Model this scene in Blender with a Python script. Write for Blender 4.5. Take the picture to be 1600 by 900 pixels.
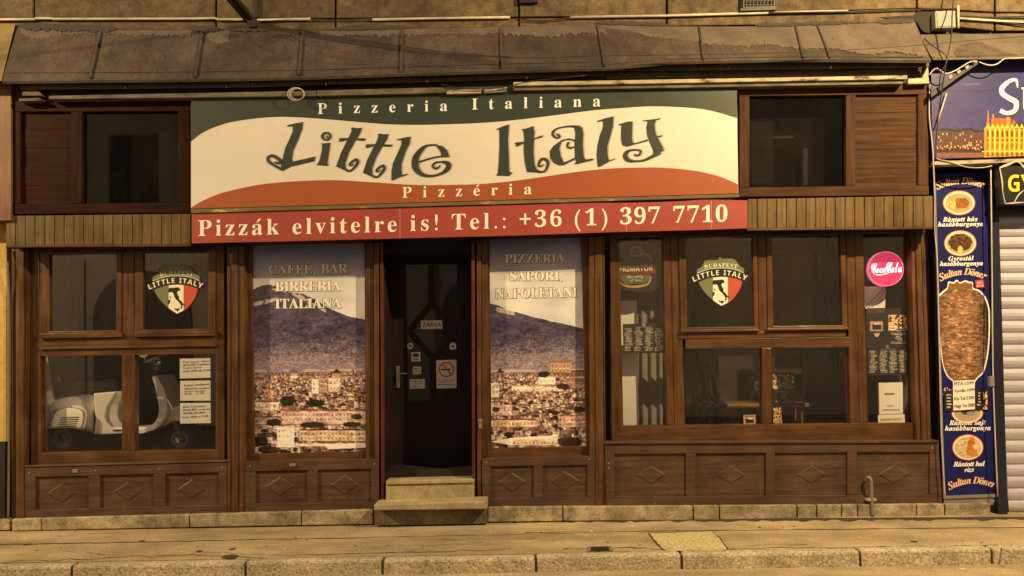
import bpy, bmesh, math, random
import numpy as np
from mathutils import Vector, Matrix

for o in list(bpy.data.objects): bpy.data.objects.remove(o)
SC = bpy.context.scene
COL = SC.collection
rnd = random.Random(7)

# ------------------------------------------------------------------ camera
F = 1160.0; PITCH = math.radians(1.6); ROLL = math.radians(1.0); SHIFT = 0.0394
CAM = Vector((0.0, -7.25, 1.675))
cam = bpy.data.cameras.new('camera'); cam.sensor_width = 36; cam.lens = 36*F/1600; cam.shift_y = SHIFT
cam.clip_start = 0.05; cam.clip_end = 500
cam_o = bpy.data.objects.new('camera', cam); COL.objects.link(cam_o)
RM = Matrix.Rotation(math.pi/2 + PITCH, 3, 'X') @ Matrix.Rotation(-ROLL, 3, 'Z')
cam_o.matrix_world = Matrix.Translation(CAM) @ RM.to_4x4()
SC.camera = cam_o

# ------------------------------------------------------------------ night sky, street lamps, exposure
SC.view_settings.view_transform = 'Standard'; SC.view_settings.look = 'None'
SC.view_settings.exposure = 0.0; SC.view_settings.gamma = 1.0; SC.view_settings.use_curve_mapping = False
world = bpy.data.worlds.new('World'); SC.world = world; world.use_nodes = True
wn = world.node_tree; bg = wn.nodes['Background']
sky = wn.nodes.new('ShaderNodeTexSky'); sky.sky_type = 'NISHITA'; sky.sun_disc = False
sky.sun_elevation = math.radians(10); sky.sun_rotation = math.radians(0); sky.air_density = 1.0; sky.dust_density = 0.0; sky.ozone_density = 6.0
wn.links.new(sky.outputs[0], bg.inputs[0]); bg.inputs[1].default_value = 0.15
def lamp(name, loc, power, color=(1.0, 0.695, 0.315), r=0.045):
    l = bpy.data.lights.new(name, 'POINT'); l.energy = power; l.color = color; l.shadow_soft_size = r
    o = bpy.data.objects.new(name, l); o.location = loc; COL.objects.link(o); return o
lamp('street_lamp_light', (-11.2, -4.7, 7.3), 5000)
lamp('street_lamp_light', (5.4, -4.2, 6.7), 3350)
SC.cycles.max_bounces = 8; SC.cycles.transparent_max_bounces = 16
SC.cycles.caustics_reflective = False; SC.cycles.caustics_refractive = False
SC.cycles.sample_clamp_indirect = 4.0

# ------------------------------------------------------------------ pixel <-> world (real depth planes)
def ray(u, v):
    return RM @ Vector(((u-800)/F, (450-v)/F + SHIFT*1600/F, -1.0))
def W(u, v, Y=0.0):
    d = ray(u, v); t = (Y-CAM.y)/d.y; return CAM + d*t
def G(u, v, z=0.0):
    d = ray(u, v); t = (z-CAM.z)/d.z; return CAM + d*t

# ------------------------------------------------------------------ materials
def _mat(name):
    m = bpy.data.materials.new(name); m.use_nodes = True
    nt = m.node_tree; b = nt.nodes['Principled BSDF']; return m, nt, b
def _pos(nt, scale):
    g = nt.nodes.new('ShaderNodeNewGeometry'); mp = nt.nodes.new('ShaderNodeMapping')
    mp.inputs['Scale'].default_value = scale; nt.links.new(g.outputs['Position'], mp.inputs[0]); return mp.outputs[0]
def _noise(nt, vec, scale, detail=6, rough=.6):
    n = nt.nodes.new('ShaderNodeTexNoise'); n.inputs['Scale'].default_value = scale
    n.inputs['Detail'].default_value = detail; n.inputs['Roughness'].default_value = rough
    nt.links.new(vec, n.inputs['Vector']); return n.outputs['Fac']
def _ramp(nt, fac, stops):
    r = nt.nodes.new('ShaderNodeValToRGB'); e = r.color_ramp.elements
    while len(e) < len(stops): e.new(0.5)
    for k, (p, c) in enumerate(stops):
        e[k].position = p; e[k].color = (*c, 1) if len(c) == 3 else c
    nt.links.new(fac, r.inputs[0]); return r.outputs[0]
def _mix(nt, a, b, fac, mode='MIX'):
    m = nt.nodes.new('ShaderNodeMix'); m.data_type = 'RGBA'; m.blend_type = mode
    for sock, val in ((m.inputs[6], a), (m.inputs[7], b)):
        if hasattr(val, 'is_linked') or hasattr(val, 'links'): nt.links.new(val, sock)
        else: sock.default_value = (*val, 1)
    if isinstance(fac, (int, float)): m.inputs[0].default_value = fac
    else: nt.links.new(fac, m.inputs[0])
    return m.outputs[2]
def _bump(nt, b, h, strength, dist=.01):
    n = nt.nodes.new('ShaderNodeBump'); n.inputs['Strength'].default_value = strength; n.inputs['Distance'].default_value = dist
    nt.links.new(h, n.inputs['Height']); nt.links.new(n.outputs[0], b.inputs['Normal'])
def g3(v): return (v, v, v)

def mat_wood(name, c, axis='z', rough=.42, contrast=.45, wear=0.0, fine=1.0, spec=.3):
    m, nt, b = _mat(name)
    s = {'z': (34, 34, 1.6), 'x': (1.6, 34, 34)}[axis]
    v = _pos(nt, tuple(k*fine for k in s))
    n1 = _noise(nt, v, 1.0, 8, .65)
    v2 = _pos(nt, (1, 1, 1)); n2 = _noise(nt, v2, 3.0, 5)
    lo = tuple(k*(1-contrast) for k in c); hi = tuple(min(1, k*(1+contrast)) for k in c)
    col = _ramp(nt, n1, [(.30, lo), (.70, hi)])
    col = _mix(nt, col, _ramp(nt, n2, [(.3, g3(.62)), (.7, g3(1.15))]), 1.0, 'MULTIPLY')
    if wear:
        n3 = _noise(nt, v2, 38, 3, .7); n4 = _noise(nt, v2, 2.3, 3)
        th = _ramp(nt, n3, [(.625, g3(0)), (.66, g3(1))]); th = _mix(nt, th, _ramp(nt, n4, [(.48, g3(0)), (.62, g3(1))]), 1.0, 'MULTIPLY')
        f = nt.nodes.new('ShaderNodeMath'); f.operation = 'MULTIPLY'; f.inputs[1].default_value = wear; nt.links.new(th, f.inputs[0])
        col = _mix(nt, col, (.30, .26, .22), f.outputs[0])
    nt.links.new(col, b.inputs['Base Color']); b.inputs['Specular IOR Level'].default_value = spec
    nt.links.new(_ramp(nt, n2, [(.3, g3(rough-.08)), (.7, g3(rough+.15))]), b.inputs['Roughness'])
    _bump(nt, b, n1, .25, .004); return m
def mat_rough(name, stops, scale=6, rough=.85, bump=.5, dist=.01, detail=10, blotch=None, fine=None, stretch=(1, 1, 1), metallic=0):
    m, nt, b = _mat(name)
    v = _pos(nt, stretch); n1 = _noise(nt, v, scale, detail, .65)
    col = _ramp(nt, n1, stops)
    if blotch:
        n2 = _noise(nt, _pos(nt, blotch[2] if len(blotch) > 2 else (1, 1, 1)), blotch[0], 5, .6)
        col = _mix(nt, col, _ramp(nt, n2, [(.35, g3(blotch[1])), (.68, g3(1.12))]), 1.0, 'MULTIPLY')
    h = n1
    if fine:
        n3 = _noise(nt, v, fine[0], 3, .7); h = n3
        col = _mix(nt, col, _ramp(nt, n3, [(.32, g3(1-fine[1])), (.68, g3(1+fine[1]))]), 1.0, 'MULTIPLY')
    nt.links.new(col, b.inputs['Base Color']); b.inputs['Roughness'].default_value = rough; b.inputs['Metallic'].default_value = metallic
    if bump: _bump(nt, b, h, bump, dist)
    return m
def mat_flat(name, c, rough=.5, var=.12, scale=5, metallic=0.0, spec=.5, emit=0):
    m, nt, b = _mat(name)
    n = _noise(nt, _pos(nt, (1, 1, 1)), scale, 5)
    lo = tuple(k*(1-var) for k in c); hi = tuple(min(1, k*(1+var)) for k in c)
    nt.links.new(_ramp(nt, n, [(.3, lo), (.7, hi)]), b.inputs['Base Color'])
    b.inputs['Roughness'].default_value = rough; b.inputs['Metallic'].default_value = metallic
    b.inputs['Specular IOR Level'].default_value = spec
    if emit:
        b.inputs['Emission Color'].default_value = (*c, 1); b.inputs['Emission Strength'].default_value = emit
    return m
def mat_paint(name, rough=.4, emit=0):
    m, nt, b = _mat(name); a = nt.nodes.new('ShaderNodeVertexColor'); a.layer_name = 'Col'
    nt.links.new(a.outputs[0], b.inputs['Base Color']); b.inputs['Roughness'].default_value = rough
    return m
def mat_glass(name, tint=(.93, .94, .93), rough=0.0, boost=1.0):
    m, nt, b = _mat(name); nt.nodes.remove(b); out = nt.nodes['Material Output']
    t = nt.nodes.new('ShaderNodeBsdfTransparent'); t.inputs[0].default_value = (*tint, 1)
    g = nt.nodes.new('ShaderNodeBsdfGlossy'); g.inputs['Roughness'].default_value = rough; g.inputs[0].default_value = (1, 1, 1, 1)
    f = nt.nodes.new('ShaderNodeFresnel'); ge = nt.nodes.new('ShaderNodeNewGeometry'); io = nt.nodes.new('ShaderNodeMath'); io.operation = 'MULTIPLY_ADD'
    nt.links.new(ge.outputs['Backfacing'], io.inputs[0]); io.inputs[1].default_value = -(1.5-1/1.5); io.inputs[2].default_value = 1.5; nt.links.new(io.outputs[0], f.inputs[0])   # a pane has two faces: same gloss from either side
    mu = nt.nodes.new('ShaderNodeMath'); mu.operation = 'MULTIPLY'; mu.inputs[1].default_value = boost; mu.use_clamp = True
    nt.links.new(f.outputs[0], mu.inputs[0])
    # faint uneven dirt film on the pane
    n = _noise(nt, _pos(nt, (1, 1, .5)), 4, 6)
    d = nt.nodes.new('ShaderNodeBsdfDiffuse'); d.inputs[0].default_value = (.5, .48, .44, 1)
    mx = nt.nodes.new('ShaderNodeMixShader'); nt.links.new(mu.outputs[0], mx.inputs[0]); nt.links.new(t.outputs[0], mx.inputs[1]); nt.links.new(g.outputs[0], mx.inputs[2])
    m2 = nt.nodes.new('ShaderNodeMixShader'); nt.links.new(_ramp(nt, n, [(.45, g3(.002)), (.8, g3(.014))]), m2.inputs[0])
    nt.links.new(mx.outputs[0], m2.inputs[1]); nt.links.new(d.outputs[0], m2.inputs[2]); nt.links.new(m2.outputs[0], out.inputs[0])
    return m

M = {}
M['wood_v'] = mat_wood('brown_wood_upright', (0.114, 0.054, 0.024), 'z', .40, contrast=.6, wear=.35)
M['wood_h'] = mat_wood('brown_wood_level', (0.114, 0.054, 0.024), 'x', .40, contrast=.6, wear=.2)
M['wood_hi_v'] = mat_wood('honey_wood_upright', (0.071, 0.035, 0.019), 'z', .6, .6, spec=.1)
M['wood_hi_h'] = mat_wood('honey_wood_level', (0.071, 0.035, 0.019), 'x', .6, .6, spec=.1)
M['sash_v'] = mat_wood('sash_wood_upright', (0.108, 0.050, 0.020), 'z', .30, contrast=.55, spec=.4)
M['sash_h'] = mat_wood('sash_wood_level', (0.108, 0.050, 0.020), 'x', .30, contrast=.55, spec=.4)
M['panel'] = mat_wood('dark_brown_paint', (0.093, 0.055, 0.037), 'x', .5, .4, wear=.3)
M['shaded_h'] = mat_wood('shaded_wood_level', (0.029, 0.011, 0.007), 'x', .55, .5, spec=.05)  # upper left wood, colour darkened for the weak light at that end
M['shaded_v'] = mat_wood('shaded_wood_upright', (0.029, 0.011, 0.007), 'z', .55, .5, spec=.05)
M['batten'] = mat_wood('pine_batten', (0.144, 0.090, 0.036), 'z', .45, .5)
M['dark'] = mat_flat('dark_recess', (.012, .009, .007), .8)
M['red_wood'] = mat_wood('red_brown_paint', (.11, .027, .02), 'z', .4, .3)
M['reddish'] = mat_wood('reddish_brown_board', (.20, .095, .055), 'z', .42, .3)
M['door'] = mat_wood('dark_door_wood', (.016, .008, .006), 'z', .6, .4)
M['stone'] = mat_rough('soot_stained_stone', [(.30, (0.062, 0.044, 0.024)), (.5, (0.142, 0.102, 0.055)), (.75, (0.237, 0.172, 0.088))], 9, .9, .7, .012, blotch=(1.1, .45), fine=(70, .35))
M['sheet'] = mat_rough('weathered_sheet_metal', [(.3, (0.051, 0.039, 0.029)), (.55, (0.086, 0.066, 0.048)), (.8, (0.130, 0.098, 0.067))], 5, .6, .25, .006, blotch=(1.6, .55), fine=(38, .28), stretch=(1.5, 1.5, .45))
M['sheet_pale'] = mat_rough('bleached_sheet_metal', [(.3, (0.095, 0.075, 0.055)), (.7, (0.151, 0.120, 0.087))], 5, .6, .2, .005, blotch=(2.2, .75), fine=(50, .12))
M['trim'] = mat_rough('flaking_cream_trim', [(.38, (.06, .05, .04)), (.46, (.36, .31, .22)), (.7, (.55, .48, .34))], 14, .7, .6, .006, stretch=(.35, 1, 1))
M['trim_dull'] = mat_rough('shaded_trim', [(.35, (.05, .045, .035)), (.6, (.17, .14, .10)), (.8, (.26, .22, .16))], 14, .8, .6, .006, stretch=(.3, 1, 1))  # cream trim with its colour darkened where the lamps reach less
M['lath'] = mat_rough('peeling_olive_lath', [(.45, (.13, .105, .05)), (.60, (.2, .16, .075)), (.64, (.62, .52, .3))], 12, .7, .5, .004, stretch=(.25, 1, 1))
M['plinth'] = mat_rough('grey_limestone', [(.3, (0.180, 0.153, 0.105)), (.5, (0.408, 0.348, 0.236)), (.72, (0.624, 0.543, 0.367))], 10, .9, .7, .012, blotch=(2.4, .55), fine=(60, .3))
M['step'] = mat_rough('worn_step_stone', [(.3, (0.307, 0.252, 0.152)), (.7, (0.499, 0.419, 0.256))], 9, .8, .5, .008, blotch=(2.5, .7), fine=(65, .2))
M['step_base'] = mat_rough('dark_step_base', [(.3, (.13, .11, .08)), (.7, (.27, .23, .16))], 8, .9, .6, .01, blotch=(3, .5), fine=(60, .3))  # darker stone colour for the block below the step slab
M['asphalt'] = mat_rough('worn_pavement_asphalt', [(.35, (0.356, 0.284, 0.166)), (.65, (0.515, 0.417, 0.249))], 2.6, .88, .5, .008, blotch=(1.3, .58, (.4, 1.8, 1)), fine=(60, .38))
M['road'] = mat_rough('road_asphalt', [(.35, (.06, .055, .05)), (.65, (.09, .083, .072))], 3, .9, .4, .008, fine=(90, .4))
M['kerb'] = mat_rough('granite_kerb', [(.30, (0.166, 0.140, 0.100)), (.5, (0.497, 0.433, 0.307)), (.72, (0.856, 0.755, 0.546))], 52, .9, .9, .014, detail=6, blotch=(3, .7))
M['patch'] = mat_rough('cobbled_patch', [(.4, (0.350, 0.305, 0.165)), (.55, (0.600, 0.525, 0.286)), (.7, (0.750, 0.659, 0.374))], 48, .9, .9, .01, detail=3)
M['crack'] = mat_flat('tar_joint', (.045, .04, .033), .9, .3, 30)
M['cream'] = mat_flat('cream_print', (.69, .68, .65), .42, .06, 1.5)
M['text'] = mat_flat('cream_letters', (.90, .89, .84), .45, .03)
M['green'] = mat_flat('dark_green_print', (0.032, 0.047, 0.041), .4, .1, 2)
M['grey_line'] = mat_flat('grey_letter_edge', (.42, .40, .38), .45, .05)
M['orange'] = mat_flat('orange_red_print', (0.343, 0.086, 0.032), .42, .06, 2)
M['red'] = mat_flat('red_banner', (0.337, 0.057, 0.050), .45, .1, 2)
M['glass'] = mat_glass('window_glass', (.97, .97, .97), boost=2.1)
M['glass_dark'] = mat_glass('dusty_glass', (.30, .30, .30), .03, .45)
M['door_glass'] = mat_glass('door_glass', (.7, .7, .7))
M['acrylic'] = mat_glass('clear_acrylic', (.86, .86, .85), .02, 1.6)
M['metal'] = mat_flat('brushed_metal', (.55, .53, .5), .35, .1, 8, 1.0)
M['grey_metal'] = mat_flat('grey_paint_metal', (.22, .20, .18), .5, .15)
M['black'] = mat_flat('black_metal', (.016, .015, .014), .5, .2)
M['cable'] = mat_flat('black_cable', (.02, .018, .016), .55)
M['cable_w'] = mat_flat('dirty_white_cable', (.50, .46, .40), .5)
M['conduit'] = mat_rough('cream_conduit', [(.35, (.42, .37, .29)), (.65, (.66, .58, .44))], 7, .5, .0)
M['white_enamel'] = mat_flat('white_enamel', (.84, .83, .78), .18, .03)
M['seat'] = mat_flat('black_vinyl', (.02, .019, .018), .4)
M['tyre'] = mat_flat('black_rubber', (.014, .014, .014), .7)
M['chrome'] = mat_flat('chrome', (.8, .8, .8), .1, .02, 5, 1.0)
M['grey_plastic'] = mat_flat('grey_plastic', (.16, .15, .14), .4)
M['room'] = mat_rough('beige_plaster', [(.3, (.30, .26, .21)), (.7, (.36, .32, .26))], 2, .9, .05)
M['room_floor'] = mat_wood('dark_room_floor', (.05, .033, .022), 'x', .4)
M['curtain'] = mat_flat('dark_curtain', (.012, .012, .016), .9, .3)
M['curtain_l'] = mat_flat('grey_curtain', (.22, .20, .18), .9, .15)
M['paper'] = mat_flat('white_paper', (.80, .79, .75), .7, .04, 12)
M['ink'] = mat_flat('black_ink', (.02, .02, .025), .6)
M['black_card'] = mat_flat('black_card', (.016, .016, .018), .35)
M['white_ink'] = mat_flat('white_ink', (.75, .74, .70), .5)
M['blue'] = mat_flat('blue_sign_vinyl', (.010, .013, .115), .5, .2, 3, spec=.2)
M['navy'] = mat_flat('dark_blue_frame', (.012, .013, .03), .4)
M['yellow'] = mat_flat('yellow_letters', (.85, .56, .04), .4, .05)
M['orange_text'] = mat_flat('orange_letters', (.84, .55, .34), .45, .05)
M['shutter'] = mat_rough('galvanised_shutter', [(.3, (.45, .44, .54)), (.7, (.67, .65, .78))], 5, .36, .05, .003, stretch=(.3, 1, 3), metallic=.25)
M['stucco'] = mat_rough('yellow_stucco', [(.3, (0.481, 0.332, 0.108)), (.7, (0.666, 0.475, 0.153))], 14, .9, .6, .01)
M['s_green'] = mat_flat('sticker_green', (.17, .20, .115), .45, .05)
M['s_cream'] = mat_flat('sticker_cream', (.85, .84, .72), .45, .03)
M['s_red'] = mat_flat('sticker_red', (.55, .085, .055), .45, .05)
M['s_black'] = mat_flat('sticker_black', (.010, .010, .010), .45)
M['gold'] = mat_flat('gold_ink', (.45, .33, .12), .4)
M['paint'] = mat_paint('printed_picture', .35)
M['paint_matt'] = mat_paint('printed_card', .55)
M['chair_wood'] = mat_wood('dark_chair_wood', (.035, .014, .009), 'z', .3)
M['oak'] = mat_wood('oak_table', (.25, .13, .07), 'x', .35)
M['brass'] = mat_flat('brass_plate', (.62, .5, .25), .35, .1, 8, .8)
M['arch'] = mat_flat('shaded_opening', (.09, .08, .07), .8)
M['facade'] = mat_rough('opposite_plaster', [(.3, (.27, .24, .20)), (.7, (.36, .32, .27))], 1.2, .9, .1)

# ------------------------------------------------------------------ object helpers
def _root_off(p):
    off = Vector((0, 0, 0))
    while p is not None: off += p.location; p = p.parent
    return off
def obj(name, bm, mat, parent=None, bevel=0.0, smooth=False, kind=None):
    if isinstance(bm, bmesh.types.BMesh):
        bmesh.ops.recalc_face_normals(bm, faces=bm.faces)
        me = bpy.data.meshes.new(name); bm.to_mesh(me); bm.free()
    else: me = bm
    n = len(me.vertices); co = np.empty(n*3, np.float32); me.vertices.foreach_get('co', co); co = co.reshape(-1, 3)
    o = bpy.data.objects.new(name, me); COL.objects.link(o)
    if parent is not None:
        off = _root_off(parent); o.parent = parent
    else:
        off = Vector(((co[:, 0].min()+co[:, 0].max())/2, (co[:, 1].min()+co[:, 1].max())/2, co[:, 2].min())); o.location = off
    co -= np.array(off, np.float32); me.vertices.foreach_set('co', co.ravel()); me.update()
    if mat is not None: me.materials.append(mat)
    if bevel:
        b = o.modifiers.new('bevel', 'BEVEL'); b.width = bevel; b.segments = 2; b.limit_method = 'ANGLE'; b.angle_limit = math.radians(40)
    if smooth:
        me.polygons.foreach_set('use_smooth', [True]*len(me.polygons))
    if kind: o['kind'] = kind
    return o
def tag(o, label, cat, group=None):
    o['label'] = label; o['category'] = cat
    if group: o['group'] = group
    return o
def thing(name, label, cat, loc, group=None):
    o = bpy.data.objects.new(name, None); COL.objects.link(o); o.location = loc; o.empty_display_size = .1
    return tag(o, label, cat, group)
def B(): return bmesh.new()
def prism(bm, pts, d):
    """closed solid: the polygon pts (world) pushed by vector d"""
    a = [bm.verts.new(p) for p in pts]; b = [bm.verts.new(Vector(p)+d) for p in pts]; n = len(pts)
    bm.faces.new(a); bm.faces.new(list(reversed(b)))
    for k in range(n):
        bm.faces.new((a[k], b[k], b[(k+1) % n], a[(k+1) % n]))
def slab(bm, px, Y, depth):
    prism(bm, [W(u, v, Y) for u, v in px], Vector((0, depth, 0)))
def sheet(bm, px, Y):
    bm.faces.new([bm.verts.new(W(u, v, Y)) for u, v in px])
def ring(bm, o, i, Y, depth):
    for k in range(4):
        j = (k+1) % 4
        slab(bm, [o[k], o[j], i[j], i[k]], Y, depth)
def R(x0, y0, x1, y1, k=0.0125):
    """px rectangle following the slight tilt of the picture; y given at its left edge"""
    d = (x1-x0)*0.0165; e = (y1-y0)*0.0165
    return [(x0, y0), (x1, y0-d), (x1+e, y1-d), (x0+e, y1)]
def box(bm, x0, x1, y0, y1, z0, z1):
    prism(bm, [(x0, y0, z0), (x1, y0, z0), (x1, y0, z1), (x0, y0, z1)], Vector((0, y1-y0, 0)))
def tube(bm, pts, r, seg=8, taper=None):
    pts = [Vector(p) for p in pts]; rings = []
    for k, p in enumerate(pts):
        t = (pts[min(k+1, len(pts)-1)] - pts[max(k-1, 0)]).normalized()
        a = t.orthogonal().normalized() if k == 0 else (rings_a - t*rings_a.dot(t)).normalized()
        rings_a = a; b = t.cross(a); rr = r*(taper[k] if taper else 1)
        rings.append([bm.verts.new(p + (a*math.cos(2*math.pi*s/seg) + b*math.sin(2*math.pi*s/seg))*rr) for s in range(seg)])
    for k in range(len(rings)-1):
        for s in range(seg):
            bm.faces.new((rings[k][s], rings[k][(s+1) % seg], rings[k+1][(s+1) % seg], rings[k+1][s]))
    bm.faces.new(rings[0]); bm.faces.new(list(reversed(rings[-1])))
def smooth_path(pts, n=8):
    pts = [Vector(p) for p in pts]; out = []
    for k in range(len(pts)-1):
        p0, p1, p2, p3 = pts[max(k-1, 0)], pts[k], pts[k+1], pts[min(k+2, len(pts)-1)]
        for s in range(n):
            t = s/n
            out.append(.5*((2*p1)+(p2-p0)*t+(2*p0-5*p1+4*p2-p3)*t*t+(3*p1-p0-3*p2+p3)*t**3))
    return out+[pts[-1]]
def cr2(pts, n=6): return [(p.x, p.y) for p in smooth_path([(a, b, 0) for a, b in pts], n)]
def wtube(bm, px, Y, r, n=6, seg=8):
    tube(bm, [W(p[0], p[1], p[2] if len(p) > 2 else Y) for p in (px if n == 0 else [tuple(q) for q in smooth_path([(a[0], a[1], a[2] if len(a) > 2 else Y) for a in px], n)])], r, seg)
def pillow(bm, px, Yc, half, steps=5, flat=.55):
    """rounded solid whose outline is px"""
    c = np.mean(np.array(px, float), axis=0); rings = []
    for s in range(-steps, steps+1):
        a = s/steps*math.pi/2; k = flat+(1-flat)*math.cos(a) if abs(s) < steps else flat
        Y = Yc+math.sin(a)*half
        rings.append([bm.verts.new(W(c[0]+(u-c[0])*k, c[1]+(v-c[1])*k, Y)) for u, v in px])
    n = len(px)
    for q in range(len(rings)-1):
        for j in range(n): bm.faces.new((rings[q][j], rings[q][(j+1) % n], rings[q+1][(j+1) % n], rings[q+1][j]))
    bm.faces.new(rings[0]); bm.faces.new(list(reversed(rings[-1])))
def disc(cx, cy, rx, ry=None, n=28): 
    ry = ry or rx
    return [(cx+rx*math.cos(2*math.pi*k/n), cy+ry*math.sin(2*math.pi*k/n)) for k in range(n)]
def brush(path, widths, n=4):
    """outline of a tapering pen stroke (px)"""
    P = cr2(path, n); Wd = [p[1] for p in cr2([(k, w) for k, w in enumerate(widths)], n)]
    L, Rr = [], []
    for k, (x, y) in enumerate(P):
        a = P[max(k-1, 0)]; b = P[min(k+1, len(P)-1)]; dx, dy = b[0]-a[0], b[1]-a[1]; l = math.hypot(dx, dy) or 1
        w = Wd[k]/2; L.append((x-dy/l*w, y+dx/l*w)); Rr.append((x+dy/l*w, y-dx/l*w))
    return L, Rr
def strip(bm, L, Rr, Y):
    a = [bm.verts.new(W(u, v, Y)) for u, v in L]; b = [bm.verts.new(W(u, v, Y)) for u, v in Rr]
    for k in range(len(a)-1): bm.faces.new((a[k], a[k+1], b[k+1], b[k]))

# ------------------------------------------------------------------ lettering (real outlines, laid on a plane)
STY = {'serif': (0x1D400, 0x1D41A, 0x1D7CE), 'script': (0x1D4D0, 0x1D4EA, None), 'sansbi': (0x1D63C, 0x1D656, None),
       'sansb': (0x1D5D4, 0x1D5EE, 0x1D7EC), 'serifbi': (0x1D468, 0x1D482, None), 'plain': None}
ACC = {'á': ('a', '/'), 'é': ('e', '/'), 'É': ('E', '/'), 'Á': ('A', '/'), 'ú': ('u', '/'), 'ö': ('o', ':'), 'ő': ('o', ':'), 'Ő': ('O', ':'), 'ü': ('u', ':')}
def sty(s, st):
    if STY[st] is None: return s
    U, L, D = STY[st]; o = ''
    for c in s:
        if 'A' <= c <= 'Z': o += chr(U+ord(c)-65)
        elif 'a' <= c <= 'z': o += chr(L+ord(c)-97)
        elif '0' <= c <= '9' and D: o += chr(D+ord(c)-48)
        else: o += c
    return o
_gl = {}
TS = bpy.data.scenes.new('lettering_workbench')
TC = bpy.data.curves.new('lettering', 'FONT'); TC.resolution_u = 3; TC.space_line = 4
TO = bpy.data.objects.new('lettering', TC); TS.collection.objects.link(TO)
def _eval(body):
    TC.body = body; vl = TS.view_layers[0]; vl.update(); me = bpy.data.meshes.new_from_object(TO.evaluated_get(vl.depsgraph))
    v = np.array([p.co[:2] for p in me.vertices]); f = [tuple(p.vertices) for p in me.polygons]; bpy.data.meshes.remove(me); return v, f
def glyph(c, st):
    """outline and advance of one character, from Blender's own text tool"""
    if (c, st) in _gl: return _gl[c, st]
    TC.fill_mode = 'BOTH'; v, f = _eval(sty(c, st)); TC.fill_mode = 'NONE'
    if '|' not in _gl: _gl['|'] = _eval('|')[0][:, 0].max()
    a, _ = _eval(sty(c, st)+'|'); _gl[c, st] = (v, f, a[:, 0].max()-_gl['|']); return _gl[c, st]
def lay(s, st, extra):
    """vertices, faces and the pen span of each character"""
    x = 0; V, Fc, span = [], [], []; n = 0
    for c in s:
        if c == ' ': v, f, adv = np.zeros((0, 2)), [], glyph('n', st)[2]*.5
        else: v, f, adv = glyph(c, st)
        V.append(v+np.array([x, 0])); Fc += [tuple(i+n for i in q) for q in f]; n += len(v)
        span.append((x+(v[:, 0].min() if len(v) else 0), x+(v[:, 0].max() if len(v) else adv))); x += adv+extra
    return np.concatenate(V), Fc, span
def text(bm, s, st, x0, x1, b0, b1, cap, Y, arc=None, bold=0.0):
    """write s between px x0..x1, baseline b0..b1, capital height cap (px); arc bends the baseline up in its middle"""
    acc = [(k, ACC[c][1]) for k, c in enumerate(s) if c in ACC]
    base = ''.join(ACC[c][0] if c in ACC else c for c in s)
    ch = glyph('H', st)[0][:, 1].max(); sc = cap/ch; want = (x1-x0)/sc
    v, f, sp = lay(base, st, 0); w1 = v[:, 0].max()-v[:, 0].min(); ex = max(-.02, (want-w1)/max(len(base)-1, 1)) if len(base) > 1 else 0
    v, f, sp = lay(base, st, ex); xm = v[:, 0].min(); wd = v[:, 0].max()-xm
    def mp(x, y):
        q = (x-xm)/wd; X = x0+q*(x1-x0); Yp = b0+(b1-b0)*q
        if arc:
            h = 4*arc*q*(1-q); sl = 4*arc*(1-2*q)/(x1-x0); Yp -= h
            return (X - y*sc*sl*.8, Yp - y*sc)
        return (X, Yp-y*sc)
    vs = [bm.verts.new(W(*mp(a, b), Y)) for a, b in v]
    for q in f:
        try: bm.faces.new([vs[k] for k in q])
        except ValueError: pass
    for k, kindc in acc:
        xa, xb = sp[k]
        up = base[k].isupper(); yb = ch*(1.12 if up else .80); mx = (xa+xb)/2+ch*.05
        if kindc == '/':
            sheet(bm, [mp(mx-ch*.10, yb), mp(mx+ch*.02, yb), mp(mx+ch*.22, yb+ch*.22), mp(mx+ch*.04, yb+ch*.22)], Y)
        else:
            for dx in (-.15, .15): sheet(bm, [mp(mx+ch*(dx-.08), yb), mp(mx+ch*(dx+.08), yb), mp(mx+ch*(dx+.08), yb+ch*.16), mp(mx+ch*(dx-.08), yb+ch*.16)], Y)

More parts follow.
